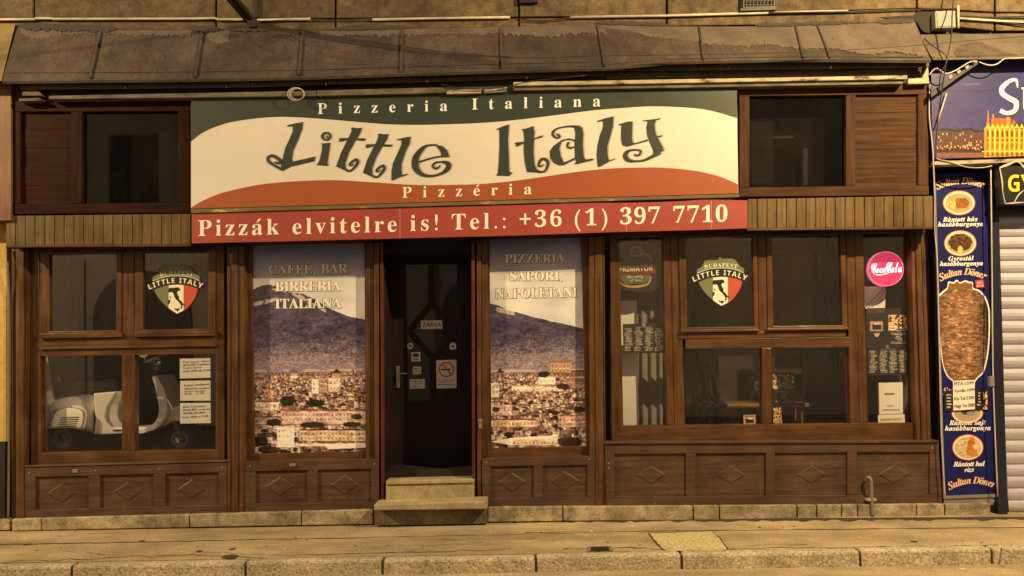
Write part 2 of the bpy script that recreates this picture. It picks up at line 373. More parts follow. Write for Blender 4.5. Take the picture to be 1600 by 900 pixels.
# ------------------------------------------------------------------ printed pictures: a fine grid of coloured points
def s2l(c):
    c = np.asarray(c, float); return np.where(c <= .04045, c/12.92, ((c+.055)/1.055)**2.4)
class Canvas:
    def __init__(s, quad, res, bgc):
        (a, b, c, d) = [np.array(p, float) for p in quad]
        s.w = max(2, int(np.hypot(*(b-a))*res)); s.h = max(2, int(np.hypot(*(d-a))*res)); s.res = res
        S, T = np.meshgrid(np.linspace(0, 1, s.w), np.linspace(0, 1, s.h))
        P = (a*((1-S)*(1-T))[..., None] + b*(S*(1-T))[..., None] + c*(S*T)[..., None] + d*((1-S)*T)[..., None])
        s.X, s.Y = P[..., 0], P[..., 1]; s.C = np.empty((s.h, s.w, 3)); s.C[:] = np.array(bgc)/255.
        s.rng = np.random.RandomState(int(abs(a[0])*7+abs(a[1])) % 9999)
    def poly(s, pts, col):
        m = np.zeros(s.X.shape, bool); n = len(pts)
        for k in range(n):
            (xa, ya), (xb, yb) = pts[k], pts[(k+1) % n]
            if ya == yb: continue
            c = (ya > s.Y) != (yb > s.Y); m ^= c & (s.X < (xb-xa)*(s.Y-ya)/(yb-ya)+xa)
        s.put(m, col); return m
    def ell(s, cx, cy, rx, ry, col):
        m = ((s.X-cx)/rx)**2+((s.Y-cy)/ry)**2 <= 1; s.put(m, col); return m
    def rect(s, x0, y0, x1, y1, col): s.put((s.X >= x0) & (s.X <= x1) & (s.Y >= y0) & (s.Y <= y1), col)
    def put(s, m, col, a=1.0): s.C[m] = s.C[m]*(1-a)+np.array(col)/255.*a
    def noise(s, sx, sy, octv=3):
        tot = np.zeros(s.X.shape); amp = 1; sm = 0
        for k in range(octv):
            gx = int(s.w/s.res/sx)+3; gy = int(s.h/s.res/sy)+3; g = s.rng.rand(gy, gx)
            xs = np.linspace(0, gx-1.001, s.w); ys = np.linspace(0, gy-1.001, s.h); xi = xs.astype(int); yi = ys.astype(int)
            fx = (xs-xi)[None]; fy = (ys-yi)[:, None]; xi2 = np.minimum(xi+1, gx-1); yi2 = np.minimum(yi+1, gy-1)
            a = g[np.ix_(yi, xi)]*(1-fx)+g[np.ix_(yi, xi2)]*fx; b = g[np.ix_(yi2, xi)]*(1-fx)+g[np.ix_(yi2, xi2)]*fx
            tot += amp*(a*(1-fy)+b*fy); sm += amp; amp *= .55; sx *= .5; sy *= .5
        return tot/sm
    def mesh(s, name, Y):
        d = [ray(0, 0), ray(1, 0)-ray(0, 0), ray(0, 1)-ray(0, 0)]
        D = np.array(d[0])[None, None]+s.X[..., None]*np.array(d[1])+s.Y[..., None]*np.array(d[2])
        t = (Y-CAM.y)/D[..., 1]; co = np.array(CAM)+D*t[..., None]
        me = bpy.data.meshes.new(name); nv = s.w*s.h; idx = np.arange(nv).reshape(s.h, s.w)
        q = np.stack([idx[:-1, :-1], idx[1:, :-1], idx[1:, 1:], idx[:-1, 1:]], -1).reshape(-1, 4)
        me.vertices.add(nv); me.vertices.foreach_set('co', co.reshape(-1).astype(np.float32))
        me.loops.add(q.size); me.loops.foreach_set('vertex_index', q.ravel().astype(np.int32))
        me.polygons.add(len(q)); me.polygons.foreach_set('loop_start', (np.arange(len(q))*4).astype(np.int32))
        me.update(calc_edges=True)
        ca = me.color_attributes.new('Col', 'FLOAT_COLOR', 'POINT')
        rgba = np.ones((nv, 4), np.float32); rgba[:, :3] = s2l(np.clip(s.C, 0, 1)).reshape(-1, 3); ca.data.foreach_set('color', rgba.ravel())
        return me

# ================================================================== THE SETTING
ZR = -0.125
kY = G(800, 871.5, 0).y                      # front edge of the kerb
bm = B(); box(bm, -200, 200, -200, kY+.05, ZR-.3, ZR); obj('road', bm, M['road'], kind='structure')
bm = B(); box(bm, -16, 16, kY-.55, kY+.04, ZR-.2, ZR+.006); obj('road_gutter', bm, M['asphalt'], kind='structure')
bm = B(); box(bm, -16, 16, kY+.115, .6, -.3, 0); obj('pavement', bm, M['asphalt'], kind='structure')
bm = B(); joints = [-3200, -1400, -700, -420, -160, 137, 392, 600, 837, 1069, 1360, 1580, 1850, 2150, 2600, 4200]
for a, b in zip(joints[:-1], joints[1:]):
    x0 = G(a, 871, 0).x+.006; x1 = G(b, 871, 0).x-.006
    dz = rnd.uniform(-.006, .006); dy = rnd.uniform(-.006, .006)
    box(bm, x0, x1, kY+dy, kY+.11, ZR-.2, .004+dz)
obj('kerb', bm, M['kerb'], bevel=.022, kind='structure')
bm = B(); box(bm, -15, 15, kY+.012, kY+.113, ZR-.25, -.012); obj('kerb_joint_mortar', bm, M['crack'], kind='structure')
# tar joints and cracks in the pavement
def crack(name, pts, w):
    bm = B(); P = [G(u, v, .004) for u, v in pts]; L = []; Q = []
    for k, p in enumerate(P):
        a = P[max(0, k-1)]; b = P[min(len(P)-1, k+1)]; d = (b-a).normalized(); n = Vector((-d.y, d.x, 0)); ww = w*rnd.uniform(.5, 1.3)
        L.append(bm.verts.new(p+n*ww)); Q.append(bm.verts.new(p-n*ww))
    for k in range(len(P)-1): bm.faces.new((L[k], L[k+1], Q[k+1], Q[k]))
    obj(name, bm, M['crack'], kind='structure')
def jit(x0, y0, x1, y1, n, a): return [(x0+(x1-x0)*k/n, y0+(y1-y0)*k/n+rnd.uniform(-a, a)) for k in range(n+1)]
def pbot0(x): return np.interp(x, [0, 400, 600, 800, 1200, 1560], [825, 817, 816, 813, 811, 809])
crack('pavement_crack', jit(-60, 852, 400, 843, 26, .7), .010)
crack('pavement_crack', jit(400, 843, 900, 833, 26, .7), .006)
crack('pavement_crack', jit(820, 832, 1640, 823, 36, .5), .007)
crack('pavement_crack', jit(-20, 879, 300, 866, 20, 1.6)+jit(310, 867, 420, 872, 6, .8), .005)
crack('pavement_crack', jit(420, 868, 800, 858, 24, 1.4), .005)
crack('pavement_crack', jit(880, 857, 1010, 855, 10, .8), .006)
crack('pavement_crack', jit(1135, 857, 1560, 852, 24, 1.0), .006)
crack('pavement_crack', jit(1556, 853, 1584, 866, 4, .4), .008)
bm = B(); bm.faces.new([bm.verts.new(G(u, v, .005)) for u, v in [(345, 871), (352, 867), (366, 866), (374, 868), (368, 872), (355, 873)]]); obj('pavement_hole', bm, M['crack'], kind='structure')
bm = B(); bm.faces.new([bm.verts.new(G(u, v, .004)) for u, v in cr2([(1015, 833), (1060, 832), (1112, 830), (1124, 841), (1136, 858), (1118, 861), (1085, 860), (1040, 861), (1027, 850)], 2)]); obj('pavement_patch', bm, M['patch'], kind='structure')
crack('pavement_crack', [(1015, 832.5), (1060, 831.5), (1112, 829.5), (1124, 840), (1137, 858)], .009)
crack('pavement_crack', [(1014, 833), (1027, 850), (1039, 861), (1085, 861.5), (1118, 861.5)], .008)
for k in range(34):
    u = rnd.uniform(-10, 1600); v = rnd.uniform(822, 862); p = G(u, v, .0035); r = rnd.choice((.008, .012, .016, .03)); bm = B(); n = 9
    bm.faces.new([bm.verts.new((p.x+r*rnd.uniform(.7, 1.3)*math.cos(6.283*q/n), p.y+r*rnd.uniform(.7, 1.3)*math.sin(6.283*q/n), p.z)) for q in range(n)]); obj('pavement_stain', bm, M['crack'], kind='structure')
for k in range(9):
    u = rnd.uniform(60, 1500); v = rnd.uniform(838, 862); crack('pavement_crack', jit(u, v, u+rnd.uniform(40, 150), v+rnd.uniform(-6, 6), 10, 1.2), .003)
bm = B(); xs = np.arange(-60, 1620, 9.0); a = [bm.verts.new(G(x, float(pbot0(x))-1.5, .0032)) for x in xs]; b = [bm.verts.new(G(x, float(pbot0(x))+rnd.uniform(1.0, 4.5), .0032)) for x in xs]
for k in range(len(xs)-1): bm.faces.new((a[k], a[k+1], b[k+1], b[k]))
obj('pavement_foot_strip', bm, M['crack'], kind='structure')  # uneven dark strip along the foot of the wall
# drain cover
t = thing('drain_cover', 'small dark slotted metal drain cover set in the pavement near the kerb', 'drain cover', G(937, 858, 0))
bm = B(); P = [G(918, 854.6, .003), G(955, 854, .003), (G(957, 861, .003)), G(919, 861.8, .003)]; prism(bm, P, Vector((0, 0, .006))); obj('frame', bm, M['grey_metal'], t)
bm = B(); P = [G(923, 855.4, .009), G(951, 855, .009), (G(952, 860.2, .009)), G(923.5, 860.6, .009)]; prism(bm, P, Vector((0, 0, .005))); obj('grating', bm, M['black'], t)
# litter
lit = [(470, 819.5, 'yellow fallen leaf by the plinth left of the doorstep', .035, (.5, .4, .15)), (445, 858, 'white cigarette end on the pavement left of the doorstep', .012, (.7, .68, .6)),
       (924, 831, 'flat white scrap of paper on the pavement right of the doorstep', .02, (.75, .72, .65)), (989, 822, 'white cigarette end close to the plinth under the right window', .012, (.75, .7, .6)),
       (179, 824, 'brown scrap of litter under the left window', .022, (.4, .3, .2)), (1343, 841, 'pale scrap on the pavement below the bent wall pipe', .02, (.55, .5, .4)),
       (1390, 805.5, 'white pebble at the foot of the plinth beside the bent wall pipe', .012, (.75, .72, .65)), (1504, 890, 'crumpled pale wrapper in the gutter', .02, (.7, .68, .6))]
for k, (u, v, lab, r, c) in enumerate(lit):
    p = G(u, v, 0 if v < 885 else ZR); bm = B(); n = 7
    pts = [(p.x+r*rnd.uniform(.6, 1.2)*math.cos(6.283*q/n), p.y+r*.6*rnd.uniform(.6, 1.2)*math.sin(6.283*q/n), p.z+.002) for q in range(n)]
    prism(bm, pts, Vector((0, 0, .008))); tag(obj('fallen_leaf' if 'leaf' in lab else 'cigarette_end' if 'cigarette' in lab else 'pebble' if 'pebble' in lab else 'wrapper' if 'wrapper' in lab else 'paper_scrap', bm, mat_flat('litter_%s' % 'abcdefgh'[k], c, .8)), lab, 'leaf' if 'leaf' in lab else 'litter')

# ---------------- stone building above
YW = .10
bld = thing('stone_building', 'soot stained stone building front above the sheet metal canopy', 'building', (0, YW, 3.2))
bm = B(); jx = [-900, -480, -220, 53, 337, 524, 811, 1042, 1433, 1555, 1800, 2200, 2700]
def ybase(x): return float(np.interp(x, [-400, 0, 385, 700, 1040, 1200, 1490, 1600, 2400], [34, 30.5, 29.5, 27.5, 24.5, 20.5, 11, 24, 10]))
def ybot(x): return float(np.interp(x, [-400, 0, 200, 530, 800, 1040, 1200, 1430, 1480, 1600, 2400], [55, 46, 47.5, 47.5, 42, 40.5, 42, 34, 46, 49, 40]))
for a, b in zip(jx[:-1], jx[1:]):
    g = 1.6
    slab(bm, [(a+g, -190), (b-g, -190), (b-g, ybase(b)-.5), (a+g, ybase(a)-.5)], YW, .12)
    slab(bm, [(a+g, ybase(a)+2), (b-g, ybase(b)+2), (b-g, ybot(b)), (a+g, ybot(a))], YW-.012, .14)
    slab(bm, [(a+g, -520), (b-g, -520), (b-g, -193), (a+g, -193)], YW, .12)
obj('stone_blocks', bm, M['stone'], bld, bevel=.010)
bm = B(); box(bm, -9, 10.5, YW+.06, YW+.3, 3.05, 8.5); obj('wall_core', bm, M['crack'], bld)
def grille(name, px, Y):
    bm = B(); ring(bm, px, [(px[0][0]+2, px[0][1]+2), (px[1][0]-2, px[1][1]+2), (px[2][0]-2, px[2][1]-2), (px[3][0]+2, px[3][1]-2)], Y, .03)
    n = 9
    for k in range(1, n):
        x = px[0][0]+(px[1][0]-px[0][0])*k/n; slab(bm, [(x-.6, px[0][1]+2), (x+.6, px[0][1]+2), (x+.6, px[3][1]-2.2), (x-.6, px[3][1]-2.2)], Y+.005, .01)
    for k in range(1, 5):
        y = px[0][1]+(px[3][1]-px[0][1])*k/5; slab(bm, [(px[0][0]+2, y-.5), (px[1][0]-2, y-.5), (px[1][0]-2, y+.5), (px[0][0]+2, y+.5)], Y+.012, .008)
    return bm
t = obj('vent_opening', (lambda b: (slab(b, [(1160, -18), (1212, -20), (1212, 12), (1160, 14)], YW-.004, .05), b)[1])(B()), M['dark'], bld)
obj('grille', grille('grille', [(1161, -17), (1211, -19), (1211, 11), (1161, 13)], YW-.05), M['black'], t)
bm = B(); slab(bm, [(1157, 13), (1213, 10), (1213, 15), (1157, 17)], YW-.07, .08); obj('sill', bm, M['black'], t)
bm = B(); slab(bm, [(812, -6), (840, -6), (840, 3), (812, 4)], YW-.05, .06); obj('wall_bracket', bm, M['black'], bld)
bm = B(); slab(bm, [(398, -10), (404, -10), (404, 27), (398, 27)], YW-.02, .03); obj('downpipe', bm, M['black'], bld)
# broken plaster above the right end of the canopy
bm = B(); slab(bm, cr2([(1375, 27), (1400, 25), (1425, 24), (1440, 16), (1461, 17), (1461, 48), (1444, 50), (1436, 40), (1428, 32), (1400, 31)], 2), YW-.02, .04); obj('plaster_hole', bm, M['dark'], bld)

def conduit(label, px, r=.013, mat='conduit', Y=YW-.035, name='conduit', n=0, cat='conduit', group=None):
    bm = B(); wtube(bm, px, Y, r, n); return tag(obj(name, bm, M[mat], smooth=True), label, cat, group)
conduit('long cream cable conduit along the stone wall at the left end of the canopy', [(-60, 31), (54, 30.5), (56, 29), (80, 29), (84, 30), (300, 29.5), (335, 28.5), (340, 30.5), (388, 30.5)])
conduit('short cream cable conduit just right of the black steel bracket', [(402, 31.5), (485, 29.5)])
conduit('cream cable conduit on the stone wall above the middle of the canopy', [(582, 30.5), (797, 27)])
conduit('cream cable conduit on the stone wall right of the middle, ending below the wall grille', [(891, 26.8), (1040, 24.8), (1200, 20)])
conduit('thin dark cable running along the conduits between two cream lengths', [(486, 31), (520, 31), (582, 30)], .006, 'cable', name='cable', cat='cable')
conduit('thin sagging cable pair below the conduit gap over the middle of the canopy', [(812, 29), (845, 33), (892, 27)], .006, 'cable', n=6, name='cable', cat='cable')
conduit('dark cable fixed along the ledge between grille and junction box', [(1200, 21), (1320, 18.5), (1400, 15.5), (1494, 14)], .008, 'cable', name='cable', cat='cable')
conduit('cream conduit bend standing upright beside the grey junction box', [(1200+0.0, 19.2), (1325, 16.5)], .008)
conduit('upright cream conduit right of the grey junction box', [(1497, 9), (1497, 44)], .012)
bm = B(); slab(bm, [(1461, 17), (1493, 16), (1494, 43), (1462, 44)], YW-.09, .1); t = obj('junction_box', bm, M['grey_metal'], bevel=.006); tag(t, 'grey metal junction box on the stone wall above the canopy\'s right end', 'junction box')
bm = B(); slab(bm, [(1464, 19.5), (1490, 18.5), (1491, 40.5), (1465, 41.5)], YW-.096, .006); obj('lid', bm, M['grey_metal'], t)
conduit('white double conduit running right from the junction box', [(1499, 29), (1560, 33), (1680, 38)], .012)
conduit('upper black cable running right from the junction box', [(1496, 24), (1540, 27), (1600, 26), (1700, 24)], .008, 'cable', n=5, name='cable', cat='cable')
conduit('lower black cable sagging right of the junction box', [(1496, 30), (1545, 32), (1600, 39), (1700, 45)], .008, 'cable', n=5, name='cable', cat='cable')

# black steel bracket
t = thing('steel_bracket', 'black lattice steel bracket jutting out from the wall above the canopy', 'bracket', W(380, 30, -.1))
P1, P2 = W(391, 37, .06), W(398, 35, .06); OUT = Vector((-.10, -1.75, .10))
for p in (P1, P2):
    bm = B(); tube(bm, [p, p+OUT], .030, 4); obj('arm', bm, M['black'], t)
bm = B()
for k in range(14):
    f = k/14; g = (k+.7)/14
    tube(bm, [P1+OUT*f, P2+OUT*g], .010, 4)
obj('lacing', bm, M['black'], t)
bm = B(); slab(bm, [(385, 32), (399, 31), (400, 41), (388, 42)], -.14, .05); obj('end_plate', bm, M['black'], t)

# ================================================================== PIZZERIA SHOPFRONT
shop = thing('pizzeria_shopfront', 'brown wooden pizzeria shopfront with two big windows and a central door', 'shopfront', (0, 0, 0))
# plinth stones
bm = B(); px = [(16, 826, 811), (66, 0, 0)]
def ptop(x): return float(np.interp(x, [0, 65, 350, 580, 765, 1170, 1500, 1560], [812, 810, 802.5, 796.5, 792.5, 790, 787.5, 787]))
def pbot(x): return float(np.interp(x, [0, 400, 600, 800, 1200, 1560], [830, 822, 819, 815, 812, 810]))
for a, b in ((18, 64), (65, 295), (296, 470), (471, 583), (762, 879), (880, 1083), (1084, 1124), (1125, 1245), (1246, 1276), (1277, 1315), (1316, 1340), (1341, 1432), (1433, 1476), (1477, 1548)):
    slab(bm, [(a+.4, ptop(a)), (b-.4, ptop(b)), (b-.4, pbot(b)), (a+.4, pbot(a))], -.045-rnd.uniform(0, .008), .2)
obj('plinth', bm, M['plinth'], shop, bevel=.008)
# doorstep
st = obj('doorstep', (lambda b: (slab(b, [(584, 788.5), (761.5, 783), (761.5, 796), (584, 798)], -.235, .24), b)[1])(B()), M['step'], shop, bevel=.012)
bm = B(); slab(bm, [(585, 798.3), (761, 796.3), (761.5, 818), (585, 821)], -.13, .13); obj('step_block', bm, M['step_base'], st)
bm = B(); slab(bm, [(603, 758), (741, 755), (741, 786), (603, 789)], -.02, .30); obj('riser', bm, M['step'], st)
bm = B(); slab(bm, [(603, 751.5), (741, 748.5), (741, 754.6), (603, 757.6)], -.035, .65); obj('threshold', bm, M['step'], st, bevel=.006)

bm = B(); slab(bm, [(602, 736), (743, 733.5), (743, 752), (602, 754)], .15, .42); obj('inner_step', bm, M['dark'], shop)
# canopy -----------------------------------------------------------
YT, YB = YW-.03, -.34
can = thing('sheet_metal_canopy', 'long weathered sheet metal canopy sloping out above the pizzeria sign', 'canopy', W(720, 110, YB))
top = [(25, 42), (159, 46.5), (318, 47), (473, 47.5), (530, 47.5), (628, 45), (782, 42), (933, 37.5), (1040, 41), (1092, 41.5), (1200, 41), (1242, 40), (1276, 38.5), (1430, 34)]
bot = [(3, 127), (141, 125.5), (305, 124), (467, 121), (527, 119), (626, 115.5), (784, 110.5), (945, 106.5), (1046, 97), (1099, 95.5), (1207, 93.5), (1255, 93), (1297, 93), (1455, 94.5)]
bm = B(); a = [bm.verts.new(W(u, v, YT)) for u, v in top]; b = [bm.verts.new(W(u, v, YB)) for u, v in bot]
b2 = [bm.verts.new(W(u, v, YB)+Vector((0, .012, -.02))) for u, v in bot]; a2 = [bm.verts.new(W(u, v, YT)+Vector((0, .012, -.02))) for u, v in top]
n = len(top)
for k in range(n-1):
    bm.faces.new((a[k], a[k+1], b[k+1], b[k])); bm.faces.new((b[k], b[k+1], b2[k+1], b2[k])); bm.faces.new((b2[k], b2[k+1], a2[k+1], a2[k]))
bm.faces.new((a[0], b[0], b2[0], a2[0])); bm.faces.new((a[-1], a2[-1], b2[-1], b[-1]))
obj('sheet', bm, M['sheet'], can)
def onc(x, f, lift=.004):
    """point on the canopy slope; x = px at the top edge, f = 0 top .. 1 bottom"""
    u0 = x; v0 = np.interp(x, [p[0] for p in top], [p[1] for p in top]); u1 = np.interp(x, [p[0] for p in top], [p[0] for p in bot]); v1 = np.interp(x, [p[0] for p in top], [p[1] for p in bot])
    return W(u0, v0, YT).lerp(W(u1, v1, YB), f)+Vector((0, -lift, lift))
bm = B()
for x in (159, 318, 473, 628, 782, 933, 1092, 1242, 1276):
    tube(bm, [onc(x, f, .006) for f in (.05, .3, .6, .98)], .011, 6)
obj('standing_seam', bm, M['sheet'], can)
bm = B(); tube(bm, [onc(x, .86, .002) for x in range(30, 931, 60)], .004, 5); tube(bm, [onc(x, .93, .002) for x in range(940, 1429, 60)], .004, 5); obj('fold_line', bm, M['crack'], can)
# bleached patches at the top of the sheet: an irregular flat flashing strip
def patch(xs, lo, seed, l=.003):
    r = random.Random(seed); bm = B(); A = []; Bv = []
    for x, f in zip(xs, lo):
        A.append(bm.verts.new(onc(x, .015, l))); Bv.append(bm.verts.new(onc(x, max(.03, f+r.uniform(-.035, .035)+(.05 if r.random() < .08 else 0)), l)))
    for k in range(len(xs)-1): bm.faces.new((A[k], A[k+1], Bv[k+1], Bv[k]))
    return bm
def fx(a, b, s, pts): xs = list(np.arange(a, b+.1, s)); return xs, list(np.interp(xs, [p[0] for p in pts], [p[1] for p in pts]))
for k, (a, b, pts) in enumerate([(34, 100, [(34, .12), (60, .22), (100, .16)]), (100, 300, [(100, .12), (200, .10), (300, .16)]), (325, 362, [(325, .2), (345, .3), (362, .25)]), (500, 930, [(500, .1), (600, .14), (780, .17), (860, .30), (900, .2), (930, .24)]),
                      (935, 1092, [(935, .22), (1000, .28), (1060, .42), (1092, .50)]), (1093, 1428, [(1093, .52), (1150, .60), (1200, .58), (1240, .7), (1290, .72), (1340, .88), (1380, .78), (1428, .93)])]):
    obj('bleached_patch', patch(*fx(a, b, 2.5, pts), seed=k), M['sheet_pale'], can)
def tar(a, b, w, seed):
    r = random.Random(seed); bm = B(); A = []; Bv = []
    for x in np.arange(a, b+.1, 3.0):
        e = min(1, (x-a)/12+.15, (b-x)/12+.15); A.append(bm.verts.new(onc(x, -.035*e-r.uniform(0, .03)*e, .012))); Bv.append(bm.verts.new(onc(x, .01+w*e*r.uniform(.3, 1.2), .008)))
    for k in range(len(A)-1): bm.faces.new((A[k], A[k+1], Bv[k+1], Bv[k]))
    obj('tar_edge', bm, M['crack'], can)
for k, (a, b, w) in enumerate(((30, 182, .07), (300, 345, .07), (362, 420, .05), (520, 640, .025), (930, 1045, .03), (1180, 1330, .035), (1370, 1428, .06))): tar(a, b, w, k)
bm = B()
for k in range(46):
    x = rnd.uniform(60, 1400); f = rnd.uniform(.25, .8); l = rnd.uniform(.03, .16); w = rnd.uniform(.6, 1.6); bm.faces.new([bm.verts.new(onc(x, f, .0032)), bm.verts.new(onc(x+w, f, .0032)), bm.verts.new(onc(x+w*.6, f+l, .0032)), bm.verts.new(onc(x+w*.2, f+l, .0032))])
obj('dirt_run', bm, M['crack'], can)
# gutter strip below the canopy edge and its ties
for seg, q in (('a', [(32, 129), (390, 126), (390, 136), (32, 140)]), ('b', [(391, 126), (525, 122.5), (525, 131), (391, 136)]), ('c', [(526, 122.5), (660, 118), (660, 128), (526, 131)]), ('d', [(661, 118), (945, 109), (945, 117), (661, 128)]), ('e', [(946, 99), (1090, 97), (1090, 109), (946, 110)]), ('f', [(1091, 97), (1452, 96), (1452, 104), (1091, 109)])):
    bm = B(); slab(bm, q, -.27, .02); obj('gutter_strip', bm, M['sheet'], can, bevel=.002)
bm = B()
for x, y in ((194, 127), (352, 126), (508, 122), (666, 118), (822, 112), (978, 98), (1137, 97), (1297, 96)): slab(bm, [(x-1, y), (x+1.5, y), (x+2.5, y+11), (x+.5, y+11)], -.29, .02)
obj('strap', bm, M['crack'], can)
bm = B(); slab(bm, [(20, 126), (1452, 92), (1452, 137), (20, 160)], -.165, .26); obj('soffit_board', bm, mat_wood('old_soffit_board', (.055, .045, .035), 'x', .7), can)
bm = B(); slab(bm, [(946, 111), (1420, 105), (1420, 117), (946, 122)], -.20, .03); obj('soffit_pipe', bm, M['sheet'], can, bevel=.01)
# flaking trim rails over the sign
rail = thing('trim_rail', 'flaking pale trim rail along the top of the pizzeria sign, bright at its right end', 'trim rail', W(760, 140, -.25))
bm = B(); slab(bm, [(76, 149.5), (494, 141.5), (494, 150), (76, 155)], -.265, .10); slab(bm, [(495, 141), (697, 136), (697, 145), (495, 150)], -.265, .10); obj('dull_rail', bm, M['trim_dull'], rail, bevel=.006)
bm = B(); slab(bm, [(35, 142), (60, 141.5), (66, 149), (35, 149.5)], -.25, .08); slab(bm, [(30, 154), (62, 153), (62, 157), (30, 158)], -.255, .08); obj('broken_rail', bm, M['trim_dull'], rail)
bm = B(); slab(bm, [(802, 128), (1418, 117.5), (1418, 123.5), (802, 134)], -.29, .12); obj('bright_rail', bm, M['trim'], rail, bevel=.005)
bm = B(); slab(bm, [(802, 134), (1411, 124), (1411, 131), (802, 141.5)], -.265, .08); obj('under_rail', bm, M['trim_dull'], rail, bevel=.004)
bm = B(); slab(bm, [(698, 141), (752, 138), (752, 145), (698, 147)], -.27, .08); slab(bm, [(756, 138), (792, 136), (792, 143), (756, 145)], -.26, .08); obj('loose_rail', bm, M['trim'], rail)
bm = B(); slab(bm, [(1419, 123), (1441, 122), (1450, 103), (1451.5, 130), (1419, 131)], -.24, .05); obj('end_piece', bm, M['trim'], rail)
# cable coil and thin wires over the canopy
bm = B()
for k in range(3):
    tube(bm, [W(462+k*1.5+(13-k)*math.cos(a*.42+k), 147+(11-k)*math.sin(a*.42+k)*(.95), -.31-.004*k) for a in range(16)], .0035, 6)
tag(obj('cable_coil', bm, M['cable_w'], smooth=True), 'loose coil of thin pale cable hanging over the top edge of the sign', 'cable coil')
conduit('thin black wire sagging across the canopy from the bracket', [(410, 45, -.1), (500, 61, -.36), (650, 81, -.4), (800, 90, -.42), (950, 87, -.42), (1160, 84, -.42), (1360, 76, -.42), (1600, 57, -.42), (1800, 50, -.42)], .003, 'cable', n=8, name='wire', cat='wire')
conduit('second thin wire hanging above the first over the canopy', [(460, 46, 0), (560, 62, -.34), (700, 82, -.4), (800, 89, -.43)], .003, 'cable', n=8, name='wire', cat='wire')
conduit('slack dark cable lying in the gap under the gutter at the middle', [(690, 132, -.28), (730, 139, -.29), (780, 137, -.29), (830, 127, -.29), (915, 118, -.29)], .005, 'cable', n=6, name='cable', cat='cable')

# upper side windows -------------------------------------------------
def upper(px_outer, beam, stiles, boards, glass, rail_, name, mats, screen):
    p = obj(name, (lambda b: (slab(b, beam[0], -.18, .07), b)[1])(B()), M[mats[0]], shop, bevel=.004)
    bm = B(); slab(bm, beam[1], -.18, .07); obj('bottom_rail', bm, M[mats[0]], p, bevel=.004)
    for q in stiles: bm = B(); slab(bm, q, -.178, .066); obj('stile', bm, M[mats[1]], p, bevel=.004)
    bm = B(); n = 5
    q = boards
    for k in range(n):
        f, g = k/n, (k+1)/n
        l = lambda a, b, t: (a[0]+(b[0]-a[0])*t, a[1]+(b[1]-a[1])*t)
        A = l(q[0], q[3], f); Bq = l(q[1], q[2], f); Cq = l(q[1], q[2], g); D = l(q[0], q[3], g)
        slab(bm, [A, Bq, (Cq[0], Cq[1]-.5), (D[0], D[1]-.5)], -.150-.003*(k % 2), .03)
    obj('board_panel', bm, M[mats[2]], p)
    bm = B(); sheet(bm, glass, -.135); obj('pane', bm, M['glass_dark'], p)
    bm = B(); (a, b, c, d) = glass
    slab(bm, [a, b, c, d], .05, .02); obj('backing', bm, M['dark'], p)
    return p
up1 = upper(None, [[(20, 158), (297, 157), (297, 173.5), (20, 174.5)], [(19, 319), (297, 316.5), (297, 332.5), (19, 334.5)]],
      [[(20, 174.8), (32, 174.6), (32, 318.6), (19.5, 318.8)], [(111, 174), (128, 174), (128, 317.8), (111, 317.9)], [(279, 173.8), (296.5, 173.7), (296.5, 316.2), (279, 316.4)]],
      [(31, 173), (112, 173), (112, 319), (31, 320)], [(127, 173), (280, 172), (280, 318), (127, 319)], None, 'upper_window', ('shaded_h', 'shaded_v', 'shaded_h'), None)
up2 = upper(None, [[(1155, 137.5), (1450.5, 131), (1450.5, 147), (1155, 150)], [(1155, 293), (1451.5, 289.5), (1451.5, 304.5), (1155, 307.5)]],
      [[(1155.5, 150.3), (1171, 150.2), (1171, 292.5), (1155.5, 292.7)], [(1322, 148.6), (1337, 148.5), (1337, 290.6), (1322, 290.8)], [(1435, 147.4), (1450.5, 147.3), (1451, 289.2), (1435, 289.5)]],
      [(1336, 147), (1436, 146), (1436, 291), (1336, 292)], [(1170, 149), (1323, 147), (1323, 292), (1170, 294)], None, 'upper_window', ('wood_hi_h', 'wood_hi_v', 'wood_hi_h'), None)
# torn insect net behind the right pane
bm = B()
for k in range(16): slab(bm, [(1173+k*2.2, 190), (1173.6+k*2.2, 190), (1173.6+k*2.2, 288), (1173+k*2.2, 288)], -.10, .001)
for k in range(40): slab(bm, [(1172, 190+k*2.4), (1208, 189.6+k*2.4), (1208, 190.1+k*2.4), (1172, 190.5+k*2.4)], -.0985, .001)
obj('insect_net', bm, M['curtain_l'], up2)
bm = B(); slab(bm, [(1172, 213), (1240, 212), (1240, 216), (1172, 217)], -.09, .01); slab(bm, [(1255, 232), (1262, 232), (1262, 290), (1255, 290)], -.03, .01); obj('inner_bar', bm, M['grey_plastic'], up2)
bm = B(); slab(bm, [(297.5, 158), (299, 158), (299, 325), (297.5, 325)], -.2, .1); slab(bm, [(1151, 140), (1155, 139.5), (1155, 308), (1151, 308)], -.15, .1); obj('joint_cover', bm, M['dark'], shop)
# closed box behind fascia
bm = B(); slab(bm, [(298, 140), (1155, 128), (1155, 357.5), (298, 380.5)], -.10, .2); obj('fascia_core', bm, M['dark'], shop)
bm = B(); slab(bm, [(10, 336), (299, 332), (299, 381), (10, 383.5)], -.148, .26); slab(bm, [(1156, 311), (1458, 306), (1458, 354.5), (1156, 357.5)], -.148, .26); obj('lintel', bm, M['dark'], shop)
